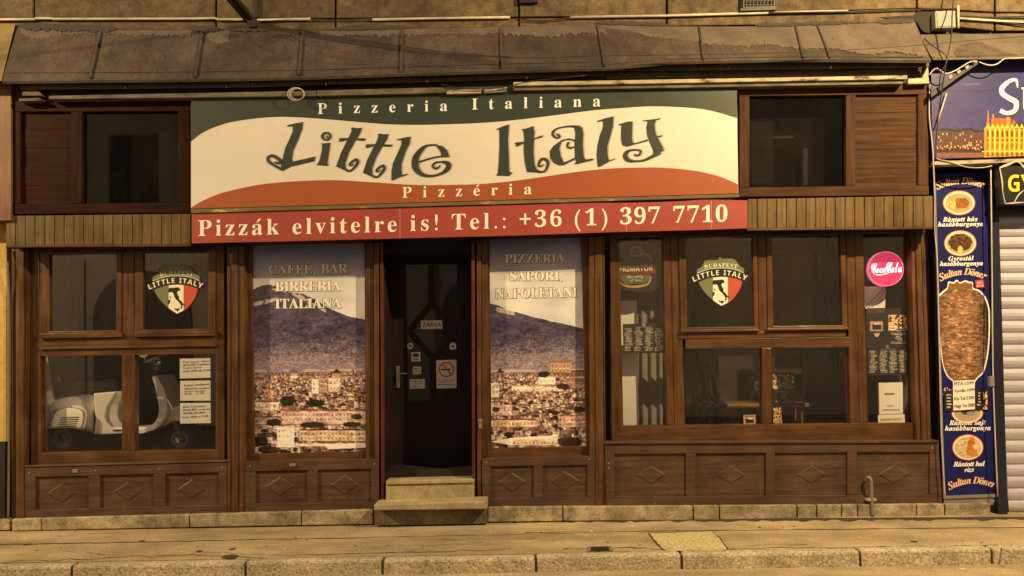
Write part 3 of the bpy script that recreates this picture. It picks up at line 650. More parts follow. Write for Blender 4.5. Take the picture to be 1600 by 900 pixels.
# batten cladding
def battens(x0, x1, t0, t1, b0, b1, name):
    bm = B(); n = round((x1-x0)/15.1)
    for k in range(n):
        a = x0+(x1-x0)*k/n; b = x0+(x1-x0)*(k+1)/n-1.0; f = lambda p, q, x: p+(q-p)*(x-x0)/(x1-x0)
        slab(bm, [(a, f(t0, t1, a)), (b, f(t0, t1, b)), (b, f(b0, b1, b)), (a, f(b0, b1, a))], -.172-rnd.uniform(0, .003), .022)
    o = obj(name, bm, M['batten'], shop, bevel=.003)
    bm = B(); slab(bm, [(x0-1, b0+.2), (x1, b1+.2), (x1, b1+3), (x0-1, b0+3)], -.178, .05); obj('drip_edge', bm, M['wood_h'], o, bevel=.002)
    return o
battens(9.5, 298.5, 337.5, 334, 383.5, 381.5, 'batten_cladding')
battens(1168.5, 1458, 311, 306, 357, 354.5, 'batten_cladding')

# pilasters ----------------------------------------------------------
def member(name, parts, mat='wood_v', bev=.004, parent=shop, label=None):
    bm = B()
    for q, Y, d in parts: slab(bm, q, Y, d)
    return obj(name, bm, M[mat], parent, bevel=bev)
member('pilaster', [([(18, 389), (24, 389), (24, 812), (18, 812)], .005, .12), ([(24.4, 389), (37, 388.5), (37, 811), (24.4, 811.5)], -.012, .13), ([(37.3, 388.5), (43, 388.4), (39, 728), (37.3, 811)], .008, .12)])
member('pilaster', [([(354.5, 384), (361, 384), (361, 803), (355.5, 803)], .0, .14), ([(361.4, 384), (371.5, 383.5), (371.5, 802.5), (361.4, 803)], -.012, .15), ([(372, 383.5), (381.5, 383), (382.5, 802), (372, 802.5)], .0, .14)])
member('pilaster', [([(571.5, 379), (584, 378.6), (584, 718), (571.5, 718)], .045, .08), ([(584.4, 378.6), (592.5, 378.4), (592.5, 796), (584.4, 717)], .012, .11)])
member('pilaster', [([(744.5, 374), (751.5, 373.8), (752.5, 792), (745.5, 792)], .012, .12), ([(752, 373.8), (762.5, 373.4), (765, 714), (752.8, 714)], .045, .09)])
member('pilaster', [([(920.5, 369), (929, 368.8), (930.5, 791), (922, 791)], -.002, .14), ([(929.4, 368.8), (941.5, 368.4), (943.5, 790.6), (930.9, 791)], -.012, .15), ([(942, 368.4), (944.5, 368.3), (946.5, 790.5), (944, 790.6)], .002, .14)])
member('pilaster', [([(1423, 359), (1430, 359), (1440.5, 690), (1432.5, 690)], .02, .1), ([(1430.5, 359), (1438.5, 358.6), (1449, 690), (1441, 690)], .0, .12), ([(1439, 358.6), (1445, 358.5), (1455, 690), (1449.5, 690)], .012, .12)])
member('door_jamb', [([(594, 378), (598.5, 378), (600, 786), (595.5, 787)], .0, .07)], 'red_wood')
member('door_jamb', [([(736.5, 374), (741.5, 374), (742.8, 782), (737.8, 783)], .0, .07)], 'red_wood')
bm = B(); slab(bm, [(598, 376), (738, 374), (738, 392), (598, 394)], .12, .6); obj('door_lintel', bm, M['dark'], shop)
bm = B(); box(bm, W(598, 500, 0).x-.02, W(598, 500, 0).x, .072, .62, .34, 2.75); obj('door_reveal', bm, M['door'], shop); bm = B(); box(bm, W(741, 500, 0).x, W(741, 500, 0).x+.02, .072, .62, .34, 2.75); obj('door_reveal', bm, M['door'], shop)

# panelled stall risers ----------------------------------------------
def diamond(cx, cy, w, h): return [(cx-w/2, cy+.4), (cx, cy-h/2), (cx+w/2, cy-.4), (cx, cy+h/2)]
def riser(outer, panels, dias):
    """frame pieces between recessed panels"""
    (a, b, c, d) = outer; p = None; bm = B()
    lx = lambda P, Q, x: (x, P[1]+(Q[1]-P[1])*(x-P[0])/(Q[0]-P[0]))
    p0, p1 = panels[0], panels[-1]
    t = [(a[0], a[1]), (b[0], b[1]), (b[0], p1[1][1]), (a[0], p0[0][1])]
    slab(bm, t, -.004, .06); slab(bm, [(d[0], p0[3][1]), (c[0], p1[2][1]), c, d], -.004, .06)
    xs = [(a[0], d[0])]+[None]*0
    left = [(a[0], p0[0][1]+.2), (p0[0][0], p0[0][1]+.2), (p0[3][0], p0[3][1]-.2), (d[0], p0[3][1]-.2)]; slab(bm, left, -.0035, .06)
    for q, r in zip(panels[:-1], panels[1:]):
        slab(bm, [(q[1][0], q[1][1]+.3), (r[0][0], r[0][1]+.3), (r[3][0], r[3][1]-.3), (q[2][0], q[2][1]-.3)], -.0035, .06)
    slab(bm, [(p1[1][0], p1[1][1]+.2), (b[0], p1[1][1]+.2), (c[0], p1[2][1]-.2), (p1[2][0], p1[2][1]-.2)], -.0035, .06)
    p = obj('stall_riser', bm, M['panel'], shop, bevel=.003)
    for q, (cx, cy, w, h) in zip(panels, dias):
        bm = B(); slab(bm, q, .018, .04); o = obj('recessed_panel', bm, M['panel'], p)
        bm = B(); Dd = diamond(cx, cy, w, h); f = [bm.verts.new(W(u, v, .0175)) for u, v in Dd]; ap = [bm.verts.new(W(cx+(u-cx)*.86, cy+(v-cy)*.86, .0112)) for u, v in Dd]
        for k in range(4): bm.faces.new((f[k], f[(k+1) % 4], ap[(k+1) % 4], ap[k]))
        bm.faces.new(ap); obj('diamond', bm, M['panel'], p)
    return p
Rr = lambda x0, y0, x1, y1, s=.026: [(x0, y0), (x1, y0-(x1-x0)*s), (x1, y1-(x1-x0)*s), (x0, y1)]
riser([(38, 731), (354.5, 722.5), (354.5, 802), (38, 811)], [Rr(55, 745.5, 138, 797), Rr(156, 743, 240, 794), Rr(258, 740, 342, 791)], [(96, 770.5, 46, 32), (200, 767.5, 46, 31), (300, 764, 46, 31)])
riser([(383, 721.5), (592, 717.5), (592, 796), (383, 800)], [Rr(399, 737, 480, 786.5, .018), Rr(496, 733.5, 580, 784, .018)], [(437.5, 760, 48, 31), (538.5, 757.5, 47, 31)])
riser([(753, 716), (927, 712.5), (928, 790.5), (754, 793)], [Rr(766, 729, 834, 779.5, .012), Rr(848, 727, 918, 777.5, .012)], [(800, 753.5, 47, 31), (882, 751.5, 47, 31)])
riser([(945, 694.5), (1467, 692), (1472, 788), (947, 790.5)], [Rr(960, 709.5, 1072, 776, .006), Rr(1087, 708.5, 1197, 775.3, .006), Rr(1211, 707.5, 1324, 774.6, .006), Rr(1339, 706.5, 1453, 774, .006)], [(1017, 742, 47, 30), (1142, 742, 47, 30), (1268, 741.5, 48, 30), (1397, 741, 50, 31)])
bm = B(); slab(bm, [(943, 690), (1466, 688), (1467, 692), (943, 694)], -.02, .1); slab(bm, [(38, 727.5), (355, 719.5), (355, 722), (38, 730.5)], -.012, .1); obj('sill_moulding', bm, M['panel'], shop, bevel=.004)
bm = B(); slab(bm, [(113, 733.5), (121, 733.2), (121, 738.5), (113, 738.8)], -.014, .012); slab(bm, [(452, 724.5), (462, 724), (462, 728.5), (452, 729)], -.014, .012); obj('shutter_catch', bm, M['grey_metal'], shop, bevel=.002)

bm = B()
for x, y in ((46, 738.5), (149, 735.2), (248, 733), (347, 730), (390, 728.5), (585, 725), (760, 722), (921, 717.5), (951, 724), (951, 731), (1457, 700)): slab(bm, disc(x, y, 1.0, 1.0, 8), -.0075, .004)
obj('nail_head', bm, M['grey_line'], shop)
# poster windows ------------------------------------------------------
def ringmesh(o, i, Y, d):
    bm = B(); q = Vector((0, d, 0)); of = [bm.verts.new(W(*p, Y)) for p in o]; jf = [bm.verts.new(W(*p, Y)) for p in i]
    ob = [bm.verts.new(v.co+q) for v in of]; jb = [bm.verts.new(v.co+q) for v in jf]
    for k in range(4):
        j = (k+1) % 4
        for f in ((of[k], of[j], jf[j], jf[k]), (ob[j], ob[k], jb[k], jb[j]), (of[j], of[k], ob[k], ob[j]), (jf[k], jf[j], jb[j], jb[k])): bm.faces.new(f).material_index = k % 2
    return bm
def ringobj(name, o, i, Y, d, mats, parent, bev=.004):
    p = obj(name, ringmesh(o, i, Y, d), M[mats[0]], parent, bevel=bev); p.data.materials.append(M[mats[1]]); return p
ringobj('poster_window', [(382.5, 378), (571, 375), (572, 717), (383, 721)], [(392.5, 383), (569.5, 380), (571, 706), (396.5, 709.5)], .07, .06, ('wood_h', 'wood_v'), shop)
ringobj('poster_window', [(763.5, 371), (920.5, 368), (921.5, 712), (765, 715)], [(764.5, 374), (908.5, 371), (916, 697.5), (768, 700.5)], .07, .06, ('wood_h', 'wood_v'), shop)

# big windows ---------------------------------------------------------
win1 = ringobj('window', [(46, 386), (350, 381), (351, 720.5), (48, 729)], [(61, 394), (337.5, 390), (336.5, 702.5), (65, 707.5)], .06, .1, ('sash_h', 'sash_v'), shop)
bm = B(); slab(bm, [(62, 530), (337, 525.5), (337, 541), (62, 546)], .055, .09); slab(bm, [(62, 543.5), (337, 538.5), (337, 541.5), (62, 546.5)], .042, .02); slab(bm, [(62, 547), (337, 542), (337, 553), (64, 556.5)], .062, .08); obj('transom', bm, M['sash_h'], win1, bevel=.003)
bm = B(); slab(bm, [(190, 390), (210, 390), (209.5, 527), (190, 528)], .06, .1); slab(bm, [(190.5, 554), (210, 553.5), (209, 704.8), (190.5, 705.3)], .06, .1); obj('mullion', bm, M['sash_v'], win1, bevel=.003)
def sash(win, o, i, Y=.048, drip=True):
    s = ringobj('sash', o, i, Y, .05, ('sash_h', 'sash_v'), win, .004)
    if drip:
        bm = B(); slab(bm, [(o[3][0]-1, i[3][1]+3.5), (o[2][0]+1, i[2][1]+3.5), (o[2][0]+1.5, o[2][1]-.5), (o[3][0]-1, o[3][1]-.5)], Y-.022, .02); b = obj('drip_rail', bm, M['sash_h'], win, bevel=.003)
def pane(win, q, Y=.095, mat='glass'):
    bm = B(); sheet(bm, q, Y); return obj('pane', bm, M[mat], win)
sash(win1, [(62, 394), (189.5, 392), (189, 527), (62, 529.5)], [(77, 398), (182, 396), (181, 516), (77, 518)]); pane(win1, [(75, 396), (184, 394), (183, 518), (75, 520)], .075)
sash(win1, [(210.5, 392), (337, 390), (336, 525), (210, 527)], [(223, 395), (325.5, 393), (325, 513.5), (223, 515)]); pane(win1, [(221, 393), (328, 391), (327, 516), (221, 517)], .075)
pane(win1, [(63, 554), (191, 551), (191, 708), (63, 711)]); pane(win1, [(209, 551), (339, 549), (338, 705), (208, 708)])

win2 = ringobj('window', [(953, 360), (1424, 353), (1440, 688.5), (956, 690.5)], [(967.5, 370), (1420, 363), (1430.5, 660.5), (973, 665.5)], .06, .1, ('sash_h', 'sash_v'), shop)
bm = B(); slab(bm, [(1071, 530), (1328, 526.5), (1328.5, 542.5), (1071.5, 545)], .062, .09); slab(bm, [(1060, 520.5), (1322, 516.5), (1322, 526), (1060, 529.5)], .056, .09); obj('transom', bm, M['sash_h'], win2, bevel=.003)
bm = B(); slab(bm, [(1036, 369), (1047, 369), (1053.5, 664.4), (1043.3, 664.6)], .058, .1); slab(bm, [(1047.3, 369), (1060, 368.8), (1066, 520), (1070.5, 664), (1053.8, 664.4)], .066, .1)
slab(bm, [(1184, 367), (1197, 367), (1199.5, 519), (1186, 519.3)], .06, .1); slab(bm, [(1190.5, 544), (1205, 543.8), (1206, 663.2), (1191.5, 663.4)], .06, .1)
slab(bm, [(1322, 365), (1335, 365), (1343.5, 661.6), (1329, 661.8)], .066, .1); slab(bm, [(1335.3, 365), (1348.5, 364.8), (1356.5, 661.2), (1343.8, 661.6)], .058, .1); obj('mullion', bm, M['sash_v'], win2, bevel=.003)
sash(win2, [(1060, 367), (1183, 364.5), (1185.5, 518), (1064.5, 520)], [(1071.5, 370.5), (1176, 369), (1179, 510.5), (1074, 511.5)]); pane(win2, [(1070, 369), (1178, 367), (1181, 512), (1073, 514)], .075)
sash(win2, [(1197.5, 364.5), (1321, 362), (1325, 515.5), (1200, 517.5)], [(1206, 369), (1313, 367.5), (1316.5, 508.5), (1209, 509.5)]); pane(win2, [(1204, 367), (1315, 365), (1318.5, 510), (1207, 511.5)], .075)
pane(win2, [(965, 368), (1038, 366), (1045, 667), (971, 668)]); pane(win2, [(1068, 543), (1192, 541), (1193, 666), (1069, 667)]); pane(win2, [(1203, 541), (1330, 539), (1331, 664), (1204, 665)]); pane(win2, [(1347, 363), (1422, 361), (1432, 663), (1355, 664)])

# door ----------------------------------------------------------------
door = ringobj('door', [(606, 380), (738, 378), (739, 747), (606, 750)], [(633, 413), (714, 412), (713.5, 625), (636, 626.5)], .55, .05, ('door', 'door'), shop)
YD = .555
bm = B(); slab(bm, [(668.5, 414), (678, 414), (678.5, 473), (669, 473)], YD, .03); slab(bm, [(671, 562), (680, 562), (680.5, 624.8), (671.5, 625)], YD, .03)
for a, b in (((674, 474), (712, 517)), ((712, 517), (676, 561)), ((676, 561), (639, 517)), ((639, 517), (674, 474))):
    L, Rq = brush([a, b], [9, 9], 1); slab(bm, [L[0], L[-1], Rq[-1], Rq[0]], YD-.003 if a[0] > 690 or a[0] < 650 else YD-.006, .03)
obj('glazing_bar', bm, M['door'], door)
bm = B(); sheet(bm, [(632, 411), (716, 410), (715, 627), (635, 628)], YD+.025); obj('pane', bm, M['door_glass'], door)
bm = B(); slab(bm, [(630, 648), (716, 647), (716, 735), (630, 737)], YD-.012, .01); obj('kick_panel', bm, M['door'], door, bevel=.004)
bm = B(); slab(bm, [(618.5, 572), (624, 572), (624.5, 606), (619, 606)], YD-.02, .015); h = obj('handle', bm, M['metal'], door, bevel=.002)
bm = B(); wtube(bm, [(621, 584, YD-.02), (621, 584, YD-.07), (636, 583.5, YD-.075)], YD, .008, 0); obj('lever', bm, M['metal'], door)
bm = B(); slab(bm, [(747.5, 655), (753, 655), (753.3, 669.5), (747.8, 669.5)], .002, .012); t = obj('doorbell', bm, M['brass'], bevel=.003); tag(t, 'small yellow doorbell plate on the post right of the door', 'doorbell')
bm = B(); tube(bm, [W(750.2, 660, .003), W(750.2, 660, -.004)], .006, 10); obj('button', bm, M['black'], t)

# ================================================================== MAIN SIGN
YS = -.225
sign = thing('shop_sign', 'big pizzeria sign with a cream wave between dark green and orange red, dark curly lettering', 'shop sign', W(726, 326, YS))
bm = B(); slab(bm, [(298.5, 146), (1151, 126), (1153.5, 302), (298.5, 326)], YS, .05); obj('board', bm, M['cream'], sign)
up = [(298.5, 221), (314, 209), (332, 200), (360, 191), (400, 185), (437, 182.5), (480, 184), (525, 187.5), (600, 193.7), (650, 195), (700, 194), (750, 192), (800, 188), (875, 179), (925, 172.5), (975, 168.5), (1020, 166), (1075, 168), (1112, 173), (1151.5, 184.5)]
lo = [(298.5, 324.5), (314, 315), (332, 307), (350, 300.5), (400, 289.3), (450, 284), (500, 281.7), (537, 282), (600, 286), (650, 289), (700, 289), (750, 287.5), (800, 283), (850, 276), (900, 268.7), (950, 263.5), (987, 262), (1037, 262), (1087, 267), (1125, 276), (1153, 288)]
bm = B(); u = cr2(up, 4); strip(bm, [(x, np.interp(x, [298.5, 1151], [146, 126])) for x, y in u], u, YS-.0012); obj('green_wave', bm, M['green'], sign)
bm = B(); u = cr2(lo, 4); strip(bm, u, [(x, max(y+.2, np.interp(x, [298.5, 1153.5], [326, 302]))) for x, y in u], YS-.0012); obj('orange_wave', bm, M['orange'], sign)
bm = B(); slab(bm, [(935, 170), (935.5, 170), (937, 268), (936.5, 268)], YS-.0005, .0004); obj('board_seam', bm, M['grey_line'], sign)
bm = B()
for x in (310, 480, 650, 820, 990, 1140):
    yb = np.interp(x, [298.5, 1153.5], [326, 302])-3.5; slab(bm, disc(x, yb, 1.1, 1.1, 8), YS-.004, .004)
obj('fixing_screw', bm, M['grey_metal'], sign)
A_ = lambda P: [(400+x/6.925, 165+y/6.923) for x, y in P]
B_ = lambda P: [(540+x/7.5, 175+y/7.5) for x, y in P]
C_ = lambda P: [(760+x/7.5, 165+y/7.5) for x, y in P]
D_ = lambda P: [(900+x/7.5, 165+y/7.5) for x, y in P]
polys, strokes = [], []
polys.append(A_([(335, 212), (350, 228), (398, 222), (397, 280), (365, 355), (320, 450), (283, 590), (270, 640), (272, 690), (290, 706), (380, 660), (632, 600), (640, 550), (395, 605), (388, 580), (400, 490), (455, 370), (500, 250), (508, 178), (420, 192)]))
strokes.append((A_([(284, 692), (215, 655), (140, 605), (130, 565), (160, 542), (205, 552), (268, 600), (240, 622), (198, 610)]), [26/6.9, 27/6.9, 30/6.9, 30/6.9, 30/6.9, 32/6.9, 34/6.9, 28/6.9, 14/6.9]))
strokes.append((A_([(795, 372), (745, 366), (718, 335), (735, 302), (775, 295), (803, 322), (795, 350), (772, 345), (765, 322)]), [w/6.9 for w in (10, 22, 30, 26, 18, 22, 24, 18, 8)]))
polys.append(A_([(697, 412), (716, 418), (715, 480), (690, 580), (668, 632), (648, 640), (700, 645), (775, 650), (792, 640), (770, 635), (785, 530), (803, 403), (760, 405)]))
T = [(375, 262), (387, 280), (368, 335), (330, 405), (255, 560), (203, 710), (260, 735), (330, 768), (345, 750), (312, 730), (308, 670), (355, 540), (432, 400), (485, 320), (503, 258), (440, 262), (395, 252)]
TL = [(232, 385), (247, 399), (230, 413), (247, 422), (322, 403), (345, 376), (250, 378)]; TR = [(437, 401), (530, 408), (550, 390), (535, 382), (449, 379)]
TH = [(318, 752), (365, 762), (410, 728), (455, 665), (440, 630), (405, 642), (362, 682), (378, 700), (408, 678)]; THW = [w/7.5 for w in (22, 22, 26, 32, 30, 28, 26, 18, 8)]
for dx, dy in ((-313, -72), (0, 0)):
    mv = lambda P: B_([(x+dx, y+dy) for x, y in P])
    polys += [mv(T), mv(TL), mv(TR)]; strokes.append((mv(TH), THW))
polys.append(B_([(595, 322), (612, 330), (655, 325), (655, 380), (620, 460), (555, 600), (540, 690), (538, 795), (555, 800), (640, 762), (712, 740), (730, 728), (718, 722), (660, 738), (655, 700), (655, 610), (700, 470), (750, 370), (760, 288), (680, 300)]))
polys.append(B_([(858, 575), (960, 541), (1060, 517), (1122, 512), (1125, 529), (1040, 541), (940, 570), (866, 597)]))
polys.append(B_([(1055, 385), (1130, 398), (1190, 450), (1215, 527), (1118, 530), (1122, 490), (1105, 450), (1065, 400)]))
strokes.append((B_([(1070, 386), (1000, 386), (935, 402), (875, 455), (825, 530), (815, 600), (828, 665), (880, 722), (960, 748), (1050, 742), (1130, 715), (1190, 670), (1208, 622), (1175, 592), (1110, 583), (1050, 595), (1022, 630), (1050, 660), (1085, 650), (1108, 622)]), [w/7.5 for w in (16, 18, 34, 56, 72, 82, 72, 48, 30, 24, 34, 54, 58, 40, 16, 24, 26, 24, 22, 8)]))
polys.append(C_([(115, 275), (128, 282), (152, 278), (155, 440), (148, 640), (135, 790), (113, 815), (180, 820), (265, 824), (290, 802), (300, 785), (268, 775), (262, 600), (252, 400), (265, 220), (200, 238)]))
polys.append(C_([(412, 280), (435, 296), (445, 390), (438, 490), (447, 640), (476, 776), (560, 780), (625, 787), (632, 766), (590, 748), (562, 690), (552, 560), (556, 400), (562, 310), (546, 238), (480, 262)]))
strokes.append((C_([(612, 776), (680, 770), (712, 720), (722, 662), (690, 628), (642, 628), (618, 670), (612, 706), (650, 706), (672, 688)]), [w/7.5 for w in (16, 22, 28, 32, 28, 28, 26, 20, 18, 8)]))
polys += [C_([(330, 440), (352, 453), (340, 465), (360, 480), (440, 440), (440, 421), (345, 432)]), C_([(559, 381), (640, 352), (665, 350), (655, 368), (557, 398)])]
strokes.append((C_([(818, 328), (850, 348), (852, 373), (815, 375), (780, 342), (785, 302), (830, 268), (900, 250), (985, 240), (1050, 246)]), [w/7.5 for w in (8, 22, 24, 20, 26, 28, 18, 16, 18, 28)]))
polys.append(C_([(1010, 240), (1080, 232), (1120, 258), (1135, 320), (1130, 450), (1140, 600), (1160, 632), (1240, 620), (1252, 632), (1240, 642), (1140, 665), (1050, 686), (1030, 680), (1055, 655), (1040, 610), (1035, 450), (1045, 320), (1035, 268)]))
polys.append(C_([(880, 402), (790, 468), (745, 530), (750, 610), (790, 670), (860, 700), (910, 695), (1038, 632), (1038, 608), (905, 668), (870, 590), (855, 500), (878, 428), (940, 400), (1000, 402), (1034, 424), (1034, 398), (960, 384)]))
strokes.append((C_([(965, 428), (948, 468), (972, 495), (1010, 490), (1036, 478)]), [w/7.5 for w in (26, 22, 20, 18, 14)]))
polys.append(D_([(242, 182), (262, 188), (318, 178), (318, 250), (285, 340), (255, 460), (243, 580), (255, 700), (262, 718), (300, 705), (380, 660), (455, 628), (465, 618), (445, 622), (385, 642), (370, 580), (368, 480), (400, 360), (432, 250), (440, 125), (330, 150)]))
polys.append(D_([(495, 215), (515, 230), (535, 225), (530, 330), (530, 400), (548, 465), (600, 478), (650, 465), (847, 411), (842, 392), (690, 440), (665, 430), (655, 370), (660, 260), (660, 185), (600, 188), (540, 208)]))
polys.append(D_([(765, 175), (842, 183), (828, 250), (835, 340), (868, 435), (905, 515), (908, 560), (960, 560), (1030, 528), (1020, 490), (985, 430), (955, 372), (1000, 364), (1015, 347), (945, 355), (928, 300), (920, 220), (940, 170), (985, 158), (990, 148), (860, 165)]))
strokes.append((D_([(985, 545), (900, 592), (800, 638), (700, 650), (620, 642), (580, 600), (588, 555), (635, 524), (710, 517), (758, 532), (745, 572), (710, 584), (680, 570)]), [w/7.5 for w in (50, 40, 26, 20, 40, 54, 48, 26, 16, 20, 26, 20, 14)]))
def little(dx, dy, Y, name, mat):
    bm = B(); k = 0
    for P in polys:
        slab(bm, [(x+dx, y+dy) for x, y in P], Y-.00006*k, .0006); k += 1
    for P, Ws in strokes:
        L, Rq = brush([(x+dx, y+dy) for x, y in P], Ws); strip(bm, L, Rq, Y-.00006*k); k += 1
    return obj(name, bm, M[mat], sign)
little(2.0, -.5, YS-.0014, 'letter_shade', 'grey_line'); little(0, 0, YS-.0042, 'curly_lettering', 'green')
bm = B(); text(bm, 'Pizzeria', 'serif', 496.5, 699, 178, 173.2, 16.6, YS-.003); text(bm, 'Italiana', 'serif', 737.5, 938, 171.2, 166, 17, YS-.003); text(bm, 'Pizz\u00e9ria', 'serif', 628.5, 830.5, 309.3, 303.2, 17, YS-.003)
obj('serif_lettering', bm, M['text'], sign)
bm = B(); slab(bm, [(298, 326.4), (1155, 302.4), (1155, 308), (298, 333)], YS+.005, .05); tag(obj('lath', bm, M['lath'], bevel=.003), 'narrow peeling olive wooden lath between the main sign and the red banner', 'lath')

ban = thing('phone_banner', 'long red banner under the main sign with cream words and a phone number', 'banner', W(733, 380, -.205))
bm = B(); tp = [(299.5, 333), (420, 329), (480, 327.5), (560, 325.5), (620, 324.5), (700, 323), (800, 320), (900, 316.5), (960, 317), (1060, 314.5), (1100, 312), (1168, 313)]
bt = [(299.5, 380), (420, 377.5), (560, 374), (700, 370.5), (800, 368), (960, 362.5), (1100, 359), (1168.5, 356.5)]
tp = cr2(tp, 3); bq = [(x, np.interp(x, [p[0] for p in bt], [p[1] for p in bt])) for x, y in tp]
strip(bm, tp, bq, -.205); geo = bmesh.ops.extrude_face_region(bm, geom=bm.faces[:]); bmesh.ops.translate(bm, verts=[v for v in geo['geom'] if isinstance(v, bmesh.types.BMVert)], vec=(0, .02, 0)); obj('board', bm, M['red'], ban)
bm = B()
for s, x0, x1, b0, b1 in (('Pizz\u00e1k', 309.5, 436, 368.7, 366.2), ('elvitelre', 457, 620, 366, 362), ('is!', 641, 684, 361, 359.6), ('Tel.:', 706, 790, 359, 356.5), ('+36', 812, 877.5, 355.3, 353.6), ('(1)', 898, 949, 353, 351.2), ('397', 969, 1031, 350.7, 348.8), ('7710', 1052, 1136.5, 348.3, 346)):
    text(bm, s, 'serif', x0, x1, b0, b1, 24.5 if s[0] not in '+(37' else 25, -.207)
obj('lettering', bm, M['text'], ban)
bm = B()
for x, a, b in ((624.5, 326, 372), (978, 318, 362), (1111, 313, 358.5)): slab(bm, [(x, a), (x+.8, a), (x+1, b), (x+.2, b)], -.2062, .001)
obj('board_joint', bm, M['grey_line'], ban)

# ================================================================== VOLCANO POSTERS
def vesuvius(quad, ridge, snow, seed):
    cv = Canvas(quad, 1.5, (196, 190, 205)); X, Y = cv.X, cv.Y; r = np.random.RandomState(seed); cv.rng = r
    x0, x1 = quad[0][0], quad[1][0]; yt = quad[0][1]
    f = np.clip((Y-yt-8)/52, 0, 1)[..., None]**1.2
    cv.C[:] = np.array([126, 136, 200])/255*(1-f)+np.array([224, 226, 238])/255*f
    nz = cv.noise(70, 22, 4); cv.C += (np.clip(nz-.5, -.2, .3)*.3)[..., None]*np.array([1, .95, .85])
    rx = [p[0] for p in ridge]; ry = [p[1] for p in ridge]
    H = np.interp(X, rx, ry)+(cv.noise(8, 200, 2)-.5)*2.2
    mt = Y > H; n1 = cv.noise(26, 9, 4); n2 = cv.noise(4, 2.2, 3)
    base = np.array([90, 82, 114])/255*(.52+.75*n1[..., None])+(n2[..., None]-.5)*.30
    cv.C = np.where(mt[..., None], base, cv.C)
    for (a, b, c, dd) in snow:
        m = mt & (np.abs((Y-(b+dd*(X-a))) ) < 6*(n1)) & (np.abs(X-a) < c) & (n2 > .42); cv.C[m] = np.array([205, 190, 195])/255
    # speckled town on the lower slope
    d = np.clip((Y-518)/44, 0, 1); h = cv.rng.rand(cv.h, cv.w); h = (h+np.roll(h, 1, 1)+.6*np.roll(h, 2, 1))/2.6; n3 = cv.noise(14, 4, 3); d = np.clip((Y-522)/46, 0, 1)
    m = mt & (h+n3*.6 > 1.12-.50*d) & (Y > 520); cv.C[m] = cv.C[m]*.5+.5*(np.array([240, 218, 222])/255)*(.48+.5*h[m][:, None]+.38*d[m][:, None])
    m = mt & (Y > 550) & (h < .38); cv.C[m] = np.array([104, 82, 98])/255
    K = cv.C.copy()
    for q in (-1, 1): K += np.roll(cv.C, q, 1)+.5*np.roll(cv.C, q, 0)
    K /= 4; m = mt & (Y > 505) & (Y < 578); cv.C[m] = K[m]
    # bay
    sea0 = 576-.012*(X-x0); m = (Y > sea0) & (Y < sea0+9); cv.C[m] = (np.array([150, 142, 170])/255)*(.85+.3*n2[m][:, None])
    m = (Y > sea0+2) & (Y < sea0+5+2*n3) & (n1 > .45); cv.C[m] = np.array([205, 190, 195])/255
    # near city
    m = Y > sea0+9; cv.C[m] = (np.array([150, 112, 105])/255)*(.5+.8*n3[m][:, None])
    pal = [(236, 208, 196), (250, 230, 214), (214, 178, 166), (150, 108, 100), (226, 194, 172), (205, 180, 176), (110, 82, 78), (228, 196, 190), (92, 68, 64)]
    hh, ww, q = cv.h, cv.w, cv.res; Y0 = yt
    y = 584.0
    while y < quad[3][1]+4:
        sc = 1.0+(y-584)/34; x = x0-6
        while x < x1+6:
            w = r.uniform(1.2, 3.8)*sc; g = r.uniform(1.0, 2.5)*sc; yy = y+r.uniform(-2.5, 2.5)*sc
            if r.rand() < .13: x += w*.7; continue
            i0 = int((yy-Y0)*q); i1 = int((yy+g-Y0)*q); j0 = int((x-x0)*q); j1 = int((x+w-x0)*q)
            i0c, i1c, j0c, j1c = max(i0, 0), min(i1, hh), max(j0, 0), min(j1, ww)
            if i1c > i0c and j1c > j0c:
                c = np.array(pal[r.randint(len(pal))])/255*r.uniform(.72, 1.05); cv.C[i0c:i1c, j0c:j1c] = c
                js = j0+int((j1-j0)*.72); 
                if js < ww and js > 0: cv.C[i0c:i1c, max(js, 0):j1c] = c*.52
                if r.rand() < .5: cv.C[i0c:min(i0c+1, hh), j0c:j1c] = np.array([165, 85, 70])/255
                if sc > 1.6:
                    for a in range(j0+2, js-1, max(3, int(2*q))):
                        for b in range(i0+2, i1-2, max(4, int(2.4*q))):
                            if 0 < a < ww-1 and 0 < b < hh-2: cv.C[b:b+2, a:a+1] = c*.35
            x += w*r.uniform(.6, 1.05)
        y += 1.25*sc
    for k in range(40):      # trees and shaded courts
        cx = r.uniform(x0, x1); cy = r.uniform(600, quad[3][1]); a = r.uniform(1.0, 3.4)*(1+(cy-600)/70)
        m = ((X-cx)/a)**2+((Y-cy)/(a*.55))**2 < .5+.8*n2; cv.C[m] = np.array([44, 38, 34])/255*(.7+.6*n2[m][:, None])
    cv.C *= np.where(Y > sea0+9, .72+.55*cv.noise(2.2, 1.4, 2), 1.0)[..., None]
    return cv
def block(cv, x0, y0, x1, y1, wall, roof, win=True, arch=False):
    cv.rect(x0, y0, x1, y1, wall); cv.rect(x0, y0-1.6, x1, y0+.6, roof); cv.rect(x0, y1-1.2, x1, y1, tuple(k*.6 for k in wall))
    if win:
        n = int((x1-x0)/6)
        for k in range(n):
            a = x0+2.5+k*6; cv.rect(a, y0+4, a+2.2, y0+8, tuple(k2*(.55+.4*((k*7) % 5)/5) for k2 in wall))
            if y1-y0 > 15: cv.rect(a, y0+11.5, a+2.2, y0+15, tuple(k2*(.6+.35*((k*3) % 5)/5) for k2 in wall)); cv.rect(a-.8, y0+9, a+3, y0+10, (250, 235, 215))
qp1 = [(390, 379), (572.5, 375), (574, 709), (393, 712.5)]
